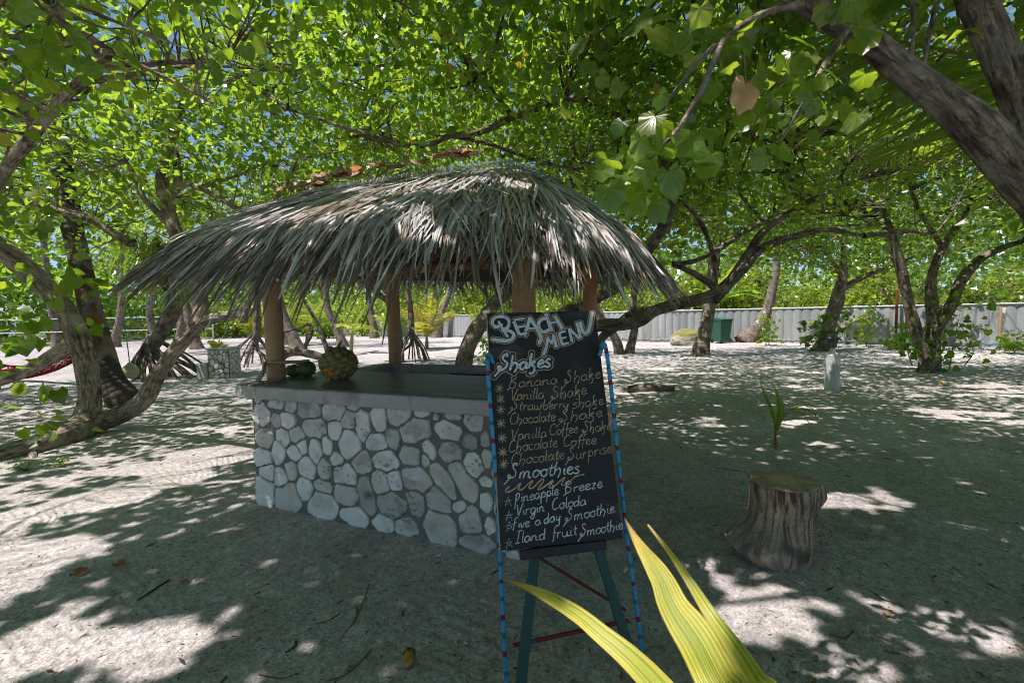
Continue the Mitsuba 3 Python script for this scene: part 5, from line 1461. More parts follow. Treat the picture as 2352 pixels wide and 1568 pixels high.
PX = lambda *a: [at(*q) for q in a]
S2 = lambda Y, *a: [at(x * 0.91875, y * 0.91875, Y) for x, y in a]

# A: the tree at the right edge, its limbs crossing the upper right corner
r = np.random.default_rng(31)
limbA = [([(2.62, 1.62, -0.1), (2.42, 1.68, 0.7), (2.20, 1.74, 1.45), *PX((2420, 500, 1.76), (2330, 392, 1.76), (2250, 300, 1.76), (2160, 225, 1.76), (2060, 150, 1.76), (1960, 70, 1.74), (1850, 10, 1.72), (1740, -70, 1.7))], [0.15, 0.12, 0.11, 0.076, 0.070, 0.066, 0.055, 0.048, 0.044, 0.038, 0.028]),
         ([(2.20, 1.74, 1.45), *PX((2440, 430, 1.86), (2360, 270, 1.9), (2290, 110, 1.9), (2235, -10, 1.9), (2180, -160, 1.9))], [0.08, 0.070, 0.067, 0.063, 0.058, 0.045]),
         (PX((1850, 10, 1.72), (1760, 30, 1.55), (1660, 90, 1.42), (1570, 180, 1.38), (1500, 290, 1.36)), [0.018, 0.012, 0.009, 0.006, 0.003]),
         (PX((1950, 60, 1.74), (1905, 130, 1.58), (1850, 230, 1.5), (1790, 330, 1.48)), [0.014, 0.01, 0.007, 0.003]),
         (PX((1660, 90, 1.42), (1590, 250, 1.33), (1500, 360, 1.28), (1440, 400, 1.26)), [0.009, 0.007, 0.005, 0.003]),
         (PX((2095, -30, 1.9), (2098, 60, 1.85), (2092, 165, 1.8)), [0.010, 0.008, 0.003]),
         (PX((2160, -30, 1.9), (2130, 100, 1.85), (2112, 225, 1.8)), [0.009, 0.008, 0.003]),
         (PX((1740, -70, 1.7), (1500, -160, 1.9), (1200, -220, 2.2), (900, -260, 2.5)), [0.035, 0.025, 0.02, 0.01])]
spots = []
for (x, y, Y, n, sp) in ((1560, 30, 1.42, 7, 60), (1650, 60, 1.40, 8, 70), (1760, 50, 1.5, 8, 70), (1880, 30, 1.55, 6, 70), (1980, 60, 1.6, 6, 50), (1580, 150, 1.38, 6, 60), (1660, 200, 1.4, 6, 60), (1800, 150, 1.45, 7, 70), (1900, 190, 1.5, 7, 60), (1770, 240, 1.45, 6, 60), (1860, 270, 1.48, 7, 55), (1960, 180, 1.55, 4, 40),
                         (1500, 270, 1.33, 8, 50), (1480, 330, 1.30, 8, 50), (1420, 380, 1.27, 8, 42), (1500, 385, 1.26, 8, 42), (1400, 430, 1.25, 6, 32), (1460, 430, 1.25, 6, 38), (1590, 300, 1.35, 5, 50), (1700, 330, 1.6, 5, 50), (1330, 60, 1.9, 5, 60), (1400, 110, 1.8, 5, 60), (1290, 200, 2.2, 5, 50)):
    for _ in range(n):
        spots.append(at(x + r.normal(0, sp), y + r.normal(0, sp * 0.8), Y * r.uniform(0.93, 1.12)))
spots = np.array(spots); n = len(spots)
extra = (spots, unit(r.normal(size=(n, 3)) * 0.55 + [0, 0, -0.75]), unit(r.normal(size=(n, 3)) * 0.5 + [-0.1, -0.55, 0.65]), r.uniform(0.045, 0.085, n), np.clip(r.normal(0.55, 0.2, n), 0, 1), np.where(r.random(n) < 0.0, 1.2, np.clip(r.normal(0.05, 0.08, n), 0, .5)))
tA = tree('tree at the right edge with two thick limbs and large leaves across the upper corner', limbA,
          [((2.6, 2.6, 4.0), (1.6, 1.4, 0.6), 90), ((0.6, 2.2, 4.0), (1.6, 1.1, 0.5), 110), ((0.2, 0.6, 4.3), (3.6, 1.2, 0.5), 190), ((0.0, -1.6, 4.4), (4.5, 1.5, 0.6), 180), ((2.0, 1.9, 3.25), (0.9, 0.5, 0.35), 26)], 1, 0.125, 18, 0.28, 'mid', 0.45, 190, extra=extra, sub=0)
# dead yellow leaf hanging there
lv = thing('dead_leaf', 'large tan dead leaf hanging vertically among the green leaves at the upper right', 'leaf')
V, F, uv = leaf_batch(np.array([at(1712, 195, 1.42)]), np.array([[-0.12, 0, -1.0]]), np.array([[0.3, -0.9, 0.1]]), np.array([0.088]), 'near', np.array([0.8]), np.array([1.0]))
part(lv, 'blade', (V, F), 'matte', True, color=np.clip(np.array([0.50, 0.33, 0.17]) * (0.6 + 0.8 * meshkit.fbm(V * 50, 3)[:, None]), 0, 1))
q = at(1712, 195, 1.42)
mesh_c(lv, 'leaf_stalk', tube([q, q + [0.01, 0.02, 0.06], q + [0.02, 0.05, 0.12]], [0.003, 0.003, 0.002], 5, 6)[:2], (0.25, 0.17, 0.09), 'matte')

# C: the sprawling tree on the left
limbC = [([(-9.4, 2.6, 0.12)] + PX((-300, 1120, 4.6), (-60, 1068, 4.9), (60, 1035, 5.2), (140, 1003, 5.6), (195, 965, 6.0), (207, 900, 6.1), (188, 800, 6.1), (150, 712, 6.05), (98, 655, 5.95), (40, 600, 5.8), (-40, 540, 5.6), (-170, 460, 5.4), (-300, 330, 5.2)), [0.17, 0.165, 0.16, 0.16, 0.16, 0.135, 0.125, 0.125, 0.13, 0.125, 0.12, 0.12, 0.08]),
         (PX((150, 1000, 5.6), (205, 978, 6.0), (285, 948, 6.25), (332, 917, 6.3), (362, 862, 6.35), (410, 795, 6.4), (448, 752, 6.5), (482, 733, 6.5), (525, 725, 6.5), (552, 718, 6.45), (562, 738, 6.4)), [0.15, 0.14, 0.115, 0.11, 0.10, 0.098, 0.10, 0.075, 0.07, 0.075, 0.05]),
         (PX((448, 755, 6.5), (462, 715, 6.55), (455, 670, 6.6), (430, 600, 6.6), (398, 520, 6.6), (378, 450, 6.6), (372, 404, 6.6), (392, 330, 6.6), (430, 210, 6.5), (470, 80, 6.4)), [0.11, 0.10, 0.10, 0.10, 0.095, 0.085, 0.075, 0.06, 0.05, 0.03]),
         (PX((400, 525, 6.6), (390, 455, 6.7), (408, 425, 6.7), (398, 335, 6.8), (330, 200, 6.9)), [0.07, 0.065, 0.06, 0.05, 0.03]),
         (PX((385, 510, 6.6), (332, 457, 6.4), (306, 397, 6.3), (286, 365, 6.2)), [0.05, 0.04, 0.03, 0.02]),
         (PX((408, 425, 6.7), (460, 432, 6.6), (540, 478, 6.4), (600, 520, 6.4)), [0.045, 0.04, 0.03, 0.02]),
         (PX((190, 775, 6.1), (130, 812, 6.2), (60, 852, 6.3), (-30, 885, 6.3)), [0.11, 0.10, 0.085, 0.07]),
         (PX((562, 720, 6.45), (575, 690, 6.45), (590, 655, 6.4)), [0.05, 0.035, 0.02]),
         (PX((-40, 540, 5.6), (-20, 440, 5.2), (60, 330, 4.6), (150, 220, 4.0), (260, 120, 3.4)), [0.10, 0.07, 0.055, 0.04, 0.02]),
         (PX((-60, 440, 7.2), (60, 462, 7.2), (150, 487, 7.2), (210, 505, 7.2), (300, 560, 7.2)), [0.05, 0.05, 0.055, 0.06, 0.06]),
         (PX((75, 1040, 5.2), (76, 1056, 5.0), (78, 1068, 4.95)), [0.05, 0.045, 0.04])]
r = np.random.default_rng(41)
sp = []
for (x, y, n, sx, sy) in ((40, 650, 7, 40, 30), (130, 640, 6, 45, 25), (210, 640, 9, 30, 28), (50, 790, 18, 45, 28), (90, 730, 7, 35, 22), (30, 900, 8, 40, 30), (115, 920, 6, 20, 30), (90, 985, 8, 35, 15), (200, 755, 4, 15, 12), (20, 480, 14, 50, 40), (70, 460, 10, 40, 30)):
    for _ in range(n): sp.append(at(x + r.normal(0, sx), y + r.normal(0, sy), 5.2 * r.uniform(0.94, 1.06)))
sp = np.array(sp); n = len(sp)
extraC = (sp, unit(r.normal(size=(n, 3)) * 0.6 + [0, 0, -0.4]), unit(r.normal(size=(n, 3)) * 0.5 + [0, -0.3, 0.75]), r.uniform(0.10, 0.20, n), np.clip(r.normal(0.4, 0.25, n), 0, 1), np.clip(r.normal(0.05, 0.1, n), 0, 1))
tree('sprawling forked tree with its thick trunk lying on the sand left of the kiosk', limbC,
     [((-5.6, 5.4, 4.0), (2.2, 1.8, 0.9), 250), ((-4.4, 7.4, 3.9), (2.0, 1.7, 1.2), 330), ((-2.4, 7.0, 4.5), (1.9, 1.7, 1.0), 260), ((-7.6, 6.4, 3.6), (2.0, 2.2, 1.2), 260), ((-2.7, 2.9, 3.3), (1.2, 0.9, 0.5), 80), ((-3.0, 4.2, 4.2), (1.6, 1.2, 0.7), 150), ((-4.3, 3.4, 3.9), (1.5, 1.2, 0.7), 110)],
     2, 0.094, 19, 0.30, 'mid', 0.65, 300, extra=extraC, bark='pale_bark')

# G: the tree right behind the kiosk, spreading over roof and right side
limbG = [([(0.75, 6.7, -0.1), (0.80, 6.7, 0.3), *PX((1330, 760, 6.6), (1376, 747, 6.6), (1461, 740, 6.6), (1502, 714, 6.6), (1563, 696, 6.55), (1613, 686, 6.5), (1652, 669, 6.5), (1709, 615, 6.5), (1748, 571, 6.5), (1831, 541, 6.4), (1905, 528, 6.4), (1983, 541, 6.3))], [0.156, 0.133, 0.109, 0.098, 0.090, 0.086, 0.086, 0.082, 0.082, 0.066, 0.058, 0.047, 0.035, 0.016]),
         ([(0.80, 6.7, 0.2), *PX((1378, 783, 6.9), (1410, 755, 6.9), (1447, 722, 6.85), (1480, 713, 6.8), (1525, 705, 6.7))], [0.094, 0.070, 0.066, 0.058, 0.047, 0.031]),
         (PX((1640, 690, 6.5), (1661, 667, 6.5), (1692, 623, 6.5), (1722, 576, 6.5), (1761, 524, 6.4), (1844, 471, 6.3), (1917, 436, 6.2), (2000, 400, 6.1)), [0.078, 0.070, 0.066, 0.058, 0.051, 0.043, 0.035, 0.016]),
         (PX((1652, 668, 6.5), (1625, 648, 6.45), (1590, 626, 6.4), (1545, 606, 6.35)), [0.058, 0.047, 0.043, 0.039]), (PX((1545, 606, 6.35), (1590, 601, 6.35), (1640, 580, 6.4), (1700, 540, 6.4), (1766, 506, 6.4)), [0.039, 0.037, 0.035, 0.031, 0.020]),
         (PX((1648, 636, 6.5), (1631, 562, 6.4), (1600, 497, 6.3), (1540, 440, 6.2)), [0.039, 0.035, 0.027, 0.020]),
         ([(0.80, 6.7, 0.3), *PX((1285, 735, 6.6), (1340, 705, 6.6), (1378, 680, 6.6), (1421, 655, 6.6), (1500, 560, 6.4), (1545, 460, 6.1), (1530, 370, 5.9), (1480, 325, 5.7), (1410, 265, 5.6), (1340, 228, 5.5), (1270, 236, 5.5), (1180, 268, 5.4), (1100, 305, 5.4), (1035, 312, 5.4), (980, 335, 5.4), (915, 330, 5.4), (800, 296, 5.3), (660, 250, 5.2))], [0.117, 0.094, 0.086, 0.086, 0.078, 0.078, 0.070, 0.062, 0.058, 0.055, 0.051, 0.047, 0.043, 0.039, 0.035, 0.031, 0.027, 0.023, 0.012]),
         (PX((1180, 268, 5.4), (1130, 210, 5.2), (1060, 130, 5.0), (990, 60, 4.8), (930, 10, 4.7)), [0.027, 0.023, 0.023, 0.020, 0.016]),
         (PX((1035, 312, 5.4), (1120, 330, 5.5), (1220, 365, 5.6), (1330, 392, 5.7)), [0.027, 0.023, 0.022, 0.016]),
         (PX((1480, 325, 5.7), (1440, 250, 5.5), (1400, 180, 5.3), (1330, 120, 5.0)), [0.031, 0.025, 0.022, 0.016]),
         (PX((1530, 370, 5.9), (1620, 335, 5.7), (1720, 320, 5.6), (1830, 330, 5.5)), [0.031, 0.027, 0.023, 0.016]),
         (PX((1844, 471, 6.3), (1838, 420, 6.3), (1812, 370, 6.2)), [0.031, 0.023, 0.016])]
tree('spreading tree with dark low limbs behind the kiosk, its canopy over the thatched roof', limbG,
     [((-1.3, 5.6, 4.25), (2.6, 1.8, 0.85), 420), ((1.4, 5.8, 4.3), (2.2, 1.9, 0.9), 360), ((0.0, 4.2, 4.15), (2.6, 1.2, 0.6), 260), ((3.2, 6.2, 3.7), (1.9, 1.7, 1.1), 330), ((5.4, 6.6, 3.9), (2.0, 1.8, 1.0), 280), ((2.4, 4.4, 4.0), (1.5, 1.2, 0.6), 150), ((2.0, 7.2, 3.2), (1.3, 1.0, 0.9), 130), ((0.8, 3.2, 4.2), (2.0, 0.7, 0.4), 90), ((4.2, 4.2, 4.2), (1.8, 1.4, .6), 150), ((1.0, 5.6, 3.45), (1.3, 1.0, 0.45), 110), ((3.4, 8.4, 4.7), (2.2, 1.6, 0.8), 260), ((1.2, 7.6, 4.9), (2.0, 1.2, 0.7), 160)],
     3, 0.084, 20, 0.34, 'mid', 0.65, 300)

# trees behind
tree('dark tree slanting up to the right behind the kiosk counter',
     [([(-1.05, 9.2, -0.1), *PX((1070, 815, 9.0), (1095, 755, 9.0), (1130, 705, 9.0), (1165, 660, 8.9)), (0.5, 8.8, 2.9), (0.9, 8.7, 4.0)], [0.2, 0.17, 0.155, 0.14, 0.13, 0.11, 0.05]), ([(0.0, 8.9, 2.2), (-1.0, 9.0, 3.4), (-2.2, 9.2, 4.3)], [0.08, 0.06, 0.02])],
     [((0.6, 9.2, 4.6), (2.8, 2.0, 1.3), 300), ((-2.4, 9.6, 4.3), (2.4, 2.0, 1.3), 280), ((2.9, 9.6, 3.9), (1.9, 1.6, 1.2), 190), ((-0.8, 10.6, 5.6), (3.5, 2.0, 1.2), 180)], 4, 0.105, 15, 0.36, 'mid', 0.48, 0)
tree('three stemmed tree draped with a leafy vine at the right',
     [([(9.0, 9.85, -0.1), *PX((2128, 830, 9.87), (2098, 740, 9.87), (2075, 640, 9.87), (2055, 560, 9.8), (2030, 480, 9.7))], [0.24, 0.13, 0.11, 0.10, 0.085, 0.04]), ([(9.1, 9.85, -0.05), *PX((2142, 800, 9.9), (2142, 720, 9.9), (2140, 640, 9.9), (2165, 570, 9.9), (2215, 490, 9.9), (2245, 400, 9.8))], [0.2, 0.14, 0.12, 0.09, 0.08, 0.065, 0.03]), (PX((2146, 760, 9.9), (2185, 700, 9.85), (2205, 650, 9.8), (2245, 600, 9.8), (2300, 570, 9.7), (2380, 545, 9.6)), [0.12, 0.11, 0.10, 0.085, 0.07, 0.03]), (PX((2165, 570, 9.9), (2110, 480, 9.7), (2080, 400, 9.5)), [0.05, 0.04, 0.02])],
     [((8.3, 9.6, 4.1), (2.6, 2.2, 1.2), 380), ((11.0, 9.4, 4.0), (2.5, 2.2, 1.2), 300), ((9.6, 8.2, 4.8), (3.0, 1.8, 0.8), 220), ((7.0, 8.2, 4.6), (2.2, 1.8, 0.9), 200), ((6.6, 10.5, 3.6), (1.8, 1.5, 1.0), 150), ((5.4, 8.9, 4.6), (2.0, 1.7, 0.8), 240), ((4.4, 11.6, 4.6), (2.4, 1.6, 0.9), 240), ((8.0, 11.8, 4.6), (2.4, 1.6, 0.9), 200)], 5, 0.108, 17, 0.35, 'mid', 0.5, 150)
tree('leaning tree with a low round crown and ivy at its foot',
     [(PX((1878, 815, 15.97), (1892, 790, 15.97), (1908, 735, 15.9), (1925, 680, 15.9), (1938, 620, 15.8), (1935, 560, 15.6)), [0.30, 0.26, 0.22, 0.20, 0.13, 0.05]), (PX((1932, 668, 15.9), (1960, 648, 15.8), (2010, 625, 15.6), (2070, 605, 15.5)), [0.11, 0.10, 0.08, 0.03]), (PX((1936, 640, 15.9), (1912, 600, 15.8), (1880, 560, 15.6)), [0.08, 0.06, 0.03])],
     [((11.2, 15.6, 3.75), (2.9, 2.2, 1.15), 380), ((13.6, 15.2, 3.9), (2.0, 2.0, 1.1), 170), ((9.0, 15.4, 3.9), (1.6, 1.6, 1.0), 130)], 6, 0.15, 14, 0.36, 'mid', 0.4, 0)
tree('pale double stemmed tree seen under the dark limb right of the menu board',
     [(PX((1425, 830, 15.9), (1418, 790, 15.9), (1400, 755, 15.9), (1385, 735, 15.9), (1350, 650, 15.8), (1330, 520, 15.6)), [0.26, 0.16, 0.14, 0.13, 0.10, 0.05]), (PX((1440, 832, 15.9), (1447, 800, 15.9), (1458, 750, 15.9), (1455, 690, 15.9), (1465, 600, 15.8), (1480, 470, 15.6)), [0.2, 0.16, 0.13, 0.12, 0.1, 0.05])],
     [((3.6, 15.2, 4.6), (3.0, 2.2, 1.4), 300), ((6.6, 13.4, 4.3), (2.3, 2.0, 1.2), 200)], 7, 0.15, 14, 0.36, 'mid', 0.4, 0)
for i, (lab, base, pads) in enumerate((
        ('dark trunked tree half hidden by the left back post', (-3.85, 15.0), [((-4.4, 14.2, 4.7), (3.0, 2.2, 1.5), 300), ((-7.2, 13.0, 4.4), (2.4, 2.0, 1.3), 210), ((-2.0, 13.6, 5.4), (2.4, 2.0, 1.2), 170)]),
        ('tree rising behind the hammock at the far left', (-14.0, 11.6), [((-11.0, 9.4, 4.2), (2.8, 2.4, 1.3), 330), ((-13.6, 9.0, 4.4), (2.8, 2.4, 1.4), 210), ((-9.2, 10.6, 4.8), (2.4, 2.2, 1.3), 220)]),
        ('tree at the far right beyond the three stemmed tree', (18.8, 13.4), [((15.2, 12.2, 4.2), (3.2, 2.6, 1.4), 330), ((19.0, 13.5, 4.4), (3.2, 2.6, 1.4), 210), ((16.2, 15.8, 4.3), (2.8, 2.4, 1.2), 170)]),
        ('tree in front of the far fence left of the small pillar', (-17.0, 21.5), [((-16.2, 21.0, 4.6), (3.4, 2.6, 1.4), 240), ((-12.4, 17.0, 5.0), (2.4, 2.2, 1.3), 180)]))):
    bx_, by_ = base
    c = np.array(pads[0][0])
    tree(lab, [([(bx_, by_, -0.1), (bx_ + 0.1, by_, 0.5), (bx_ - 0.05, by_, 1.9), *([((bx_ + c[0]) / 2, (by_ + c[1]) / 2, 3.1), tuple(c)])], [0.26, 0.17, 0.15, 0.10, 0.04]), ([(bx_ - 0.05, by_, 1.9), tuple((np.array([bx_, by_, 2.4]) + np.array(pads[1][0])) / 2), tuple(pads[1][0])], [0.11, 0.08, 0.03])], pads, 10 + i, 0.135, 13, 0.38, 'mid', 0.48, 0)


# the grove goes on beside and behind the viewer
for i, (x, y, h) in enumerate(((-9.5, 2.0, 4.2), (9.0, 4.5, 4.3), (-12.5, 5.0, 4.3), (13.0, 6.5, 4.3))):
    tree('tree of the grove outside the picture', [([(x, y, -0.1), (x + 0.1, y, 0.8), (x - 0.1, y + 0.1, 2.0), (x, y, 3.6)], [0.25, 0.18, 0.16, 0.05])],
         [((x, y, h), (3.0, 3.0, 1.3), 120), ((x + 1.2, y - 1.0, h - 1.2), (2.2, 2.2, 1.2), 60), ((x - 1.0, y + 0.6, h - 1.5), (2.0, 2.2, 1.0), 40)], 200 + i, 0.26, 13, 0.5, 'far', 0.45, 0, sub=0, mask=True, group='grove behind the viewer')
for i, (bx_, by_, pads) in enumerate((
        (-5.2, -1.0, [((-5.6, -1.6, 5.2), (2.4, 2.2, .7), 170), ((-6.0, 1.8, 5.0), (2.4, 2.0, .7), 170), ((-3.2, 1.4, 5.4), (2.0, 1.8, .7), 170), ((-3.4, -2.8, 5.3), (2.2, 2.0, .7), 150)]),
        (0.4, -2.6, [((-0.8, -1.2, 5.5), (2.2, 2.0, .7), 170), ((-0.9, 1.5, 5.2), (2.0, 1.6, .7), 180), ((0.9, 2.4, 5.3), (1.8, 1.2, .6), 130), ((0.6, -4.4, 5.5), (2.4, 2.0, .7), 150)]),
        (4.6, -0.6, [((3.2, 0.2, 5.3), (2.2, 2.2, .7), 180), ((5.6, 2.2, 5.1), (2.2, 2.0, .7), 170), ((3.0, 2.8, 5.4), (1.8, 1.2, .6), 130), ((4.4, -3.0, 5.4), (2.4, 2.0, .7), 150), ((7.4, 0.4, 5.0), (2.2, 2.2, .8), 150)]))):
    tree('tree arching over the viewer, outside the picture', [([(bx_, by_, -0.1), (bx_ + .1, by_, 1.0), (bx_ - .1, by_, 2.6), (bx_, by_, 4.6)], [0.24, 0.17, 0.14, 0.06])] + [([(bx_ - .1, by_, 2.6), tuple((np.array([bx_, by_, 4.4]) + np.array(p[0])) / 2), p[0]], [0.10, 0.07, 0.03]) for p in pads], pads, 230 + i, 0.15, 26, 0.45, 'mid', 0.45, 0, group='grove behind the viewer')


# ------------------------------------------------------------------ vines, saplings
def leafy(name, label, cat, stems, leaf, per, spread, tone, seed, dry=0.03, group=None, kind='mid', parts=0):
    r = np.random.default_rng(seed)
    t = thing(name, label, cat, group)
    cen = []
    for s in stems:
        mesh_uv(t, 'stem', tube(s, [0.012, 0.009, 0.004], 5, 12), 'bark')
        cen.append(resample(s, 12)[2:])
    cen = np.vstack(cen)
    pos, d, nr, sz, tone_, dry_ = foliage(cen, r, per, spread, leaf, kind, tone, dry_p=dry, mask=False, flat=1.0, up=0.5)
    own = np.zeros(len(pos), bool)
    if parts:
        own[np.argsort(-sz)[:parts]] = True
        for i in np.where(own)[0]:
            V, F, uv = leaf_batch(pos[i:i + 1], d[i:i + 1], nr[i:i + 1], sz[i:i + 1], kind, tone_[i:i + 1], dry_[i:i + 1])
            part(t, 'leaf', (V, F), 'leaf', True, uv=uv)
    k = ~own
    if k.any():
        V, F, uv = leaf_batch(pos[k], d[k], nr[k], sz[k], kind, tone_[k], dry_[k])
        part(t, 'foliage', (V, F), 'leaf', True, uv=uv, kind='stuff')


leafy('climbing_vine', 'leafy vine hanging from the stems of the three stemmed tree at the right', 'vine', [PX((2150, 850, 9.8), (2155, 760, 9.7), (2170, 690, 9.75)), PX((2180, 850, 9.75), (2190, 790, 9.7), (2205, 720, 9.7)), PX((2215, 840, 9.7), (2235, 800, 9.65), (2190, 720, 9.7)), PX((2095, 840, 9.8), (2080, 790, 9.8), (2070, 745, 9.8))], 0.135, 4, 0.18, 0.5, 51, parts=100)
leafy('climbing_vine', 'small vine at the foot of the leaning tree behind the bollard lamp', 'vine', [PX((1868, 800, 15.8), (1862, 770, 15.8), (1868, 740, 15.8)), PX((1905, 795, 15.8), (1925, 765, 15.8), (1932, 735, 15.8))], 0.17, 7, 0.22, 0.25, 52, parts=60)
for i, (x, y, Hh, lab, tone) in enumerate(((1990, 797, 1.5, 'sunlit yellow green sapling in front of the fence behind the lamp', 0.95), (1766, 795, 1.3, 'thin sapling against the fence right of the curved palm', 0.9), (1122, 835, 1.1, 'thin dark leafy sapling at the foot of the leaning trunk', 0.2), (1512, 778, 1.3, 'bushy sapling against the fence left of the boulder', 0.6), (2062, 803, 0.5, 'tiny pale seedling by the fence near the red steel pole', 0.95), (2330, 812, 0.5, 'tiny pale plant by the fence at the right edge', 0.95))):
    g = onpx(x, y)
    leafy('sapling', lab, 'plant', [[g, g + [0.05, 0, Hh * 0.5], g + [0.1 * (-1) ** i, 0, Hh]], [g, g + [-0.06, 0, Hh * 0.4], g + [-0.15, 0, Hh * 0.75]]], 0.14, 5, 0.13, tone, 60 + i, 0.05)
for i, (x, y) in enumerate(((135, 1075), (60, 1085))):
    g = onpx(x, y)
    leafy('weed', 'small green weed sprouting in the sand beside the lying trunk', 'plant', [[g, g + [0.02, 0, 0.05], g + [0.05, 0, 0.09]], [g, g + [-0.05, 0, 0.03], g + [-0.12, 0, 0.04]]], 0.03, 2, 0.03, 0.6, 70 + i, 0.1, 'weeds by the lying trunk')


# ------------------------------------------------------------------ green wall beyond the fences
def shrub(c, rad, n, leaf, tone, seed, label, group=None, dry=0.0, mask=False, kind='far', name='shrub'):
    r = np.random.default_rng(seed)
    t = thing(name, label, 'shrub', group)
    c, rad = np.asarray(c, float), np.asarray(rad, float)
    for k in range(3):
        mesh_uv(t, 'stem', tube([[c[0] + 0.2 * r.normal(), c[1], -0.1], c + r.normal(size=3) * 0.2 * rad, c + r.normal(size=3) * 0.4 * rad + [0, 0, 0.2 * rad[2]]], [0.09, 0.06, 0.02], 6, 10), 'bark')
    nc = max(6, n // 16)
    u = unit(r.normal(size=(nc, 3))) * r.random((nc, 1)) ** 0.4
    cen = c + u * rad
    cen = cen[cen[:, 2] > 0.05]
    pos, d, nr, sz, tn, dr_ = foliage(cen, r, 16, leaf * 1.7, leaf, kind, tone, dry_p=0.03, mask=mask, flat=0.8, up=0.5)
    V, F, uv = leaf_batch(pos, d, nr, sz, kind, tn, np.clip(dr_ + dry, 0, 1.8))
    part(t, 'crown', (V, F), 'leaf', False, uv=uv, kind='stuff')


MARKS = ((60, 'at the left edge'), (200, 'behind the lying trunk'), (330, 'left of the pandanus'), (480, 'behind the pandanus'), (640, 'behind the small pillar'), (720, 'behind the driftwood'), (850, 'above the counter fruit'), (960, 'by the left back post'), (1110, 'left of the menu board'), (1260, 'above the menu board'), (1400, 'right of the menu board'),
         (1530, 'left of the boulder'), (1640, 'behind the bin'), (1740, 'behind the curved palm'), (1860, 'right of the curved palm'), (1960, 'behind the ivy footed tree'), (2060, 'behind the red pole'), (2180, 'behind the three stemmed tree'), (2300, 'right of the three stemmed tree'), (9999, 'at the right edge'))


def shrub_label(x, y, h, what):
    v = np.array([x, y, 1.5]) - CAM
    px = CX + FPX * (v @ RT) / (v @ FW)
    mark = next(m for p, m in MARKS if px < p)
    dry = r.uniform(0, 0.25)
    return '%s %s shrub beyond %s, %s' % ('tall' if h > 2.5 else 'low', 'yellowish' if dry > 0.13 else 'fresh green', what, mark), 'shrubs beyond ' + what[4:], dry


r = np.random.default_rng(91)
shrub(onpx(747, 777) + [0, 0, 0.7], (0.95, 0.9, 0.85), 900, 0.16, 0.45, 500, 'round green bush on the sand left of the banana plant', kind='mid')
for i in range(44):
    x = -2 + i * 0.95 + r.uniform(-0.4, 0.4) if i < 34 else -12 + (i - 34) * 1.1
    yy = np.interp(x, [-13, -2, 5, 15, 31], [36.5, 33, 27, 24, 19.5]) + r.uniform(0, 3.0)
    h = r.uniform(1.5, 3.2)
    shrub((x, yy, h * 0.75), (r.uniform(1.0, 1.7), r.uniform(0.9, 1.5), h * 0.75), 700, 0.24, r.uniform(0.45, 1.0), 600 + i, *shrub_label(x, yy, h, 'the pale corrugated fence'))
for i in range(26):
    x = -46 + i * 1.5 + r.uniform(-0.5, 0.5); yy = 38 + r.uniform(0, 8)
    h = r.uniform(2.0, 4.2)
    shrub((x, yy, h * 0.7), (r.uniform(1.4, 2.4), r.uniform(1.2, 2), h * 0.7), 650, 0.30, r.uniform(0.5, 1.0), 700 + i, *shrub_label(x, yy, h, 'the sunny sand'))


def banana(g, h, n, label, seed, tone, dry):
    r = np.random.default_rng(seed)
    t = thing('banana_plant', label, 'plant')
    g = np.asarray(g, float)
    top = g + [0.1, 0, h * 0.45]
    mesh_c(t, 'stem', tube([g - [0, 0, .1], (g + top) / 2, top], [0.09, 0.075, 0.05], 10, 10, 0.05)[:2], (0.24, 0.25, 0.10), 'painted', True, 0.4)
    for k in range(n):
        a = k * 2.4 + r.uniform(-.3, .3); e = r.uniform(0.5, 1.25)
        d = np.array([math.cos(a) * math.cos(e), math.sin(a) * math.cos(e), math.sin(e)])
        L = h * r.uniform(0.55, 0.85)
        s = np.linspace(0, 1, 16)
        P = top + np.outer(s, d) * L + np.outer(s ** 2, [0, 0, -1]) * L * 0.75 * math.cos(e)
        tg = unit(np.gradient(P, axis=0)); nr = unit(np.cross(np.cross(tg, [0, 0, 1.0]), tg) + 1e-3)
        w = 0.20 * h / 2.2 * np.interp(s, [0, 0.15, 0.25, 0.6, 0.9, 1], [0.08, 0.1, 0.8, 1, 0.6, 0.05])
        V, F, a_, b_ = strip(P, np.cross(tg, nr), w, nr, 1, -0.06, 7)
        V = V + 0.03 * r.normal(size=(16, 1, 3)).repeat(7, 1).reshape(-1, 3) * np.abs(b_)[:, None]
        dd = np.clip(dry + r.normal(0, 0.25), 0, 1.3)
        part(t, 'leaf', (V, F), 'leaf', True, uv=np.stack([np.full(len(V), tone), np.clip(dd * (0.5 + 0.9 * np.abs(b_) ** 3), 0, 1.5)], 1))


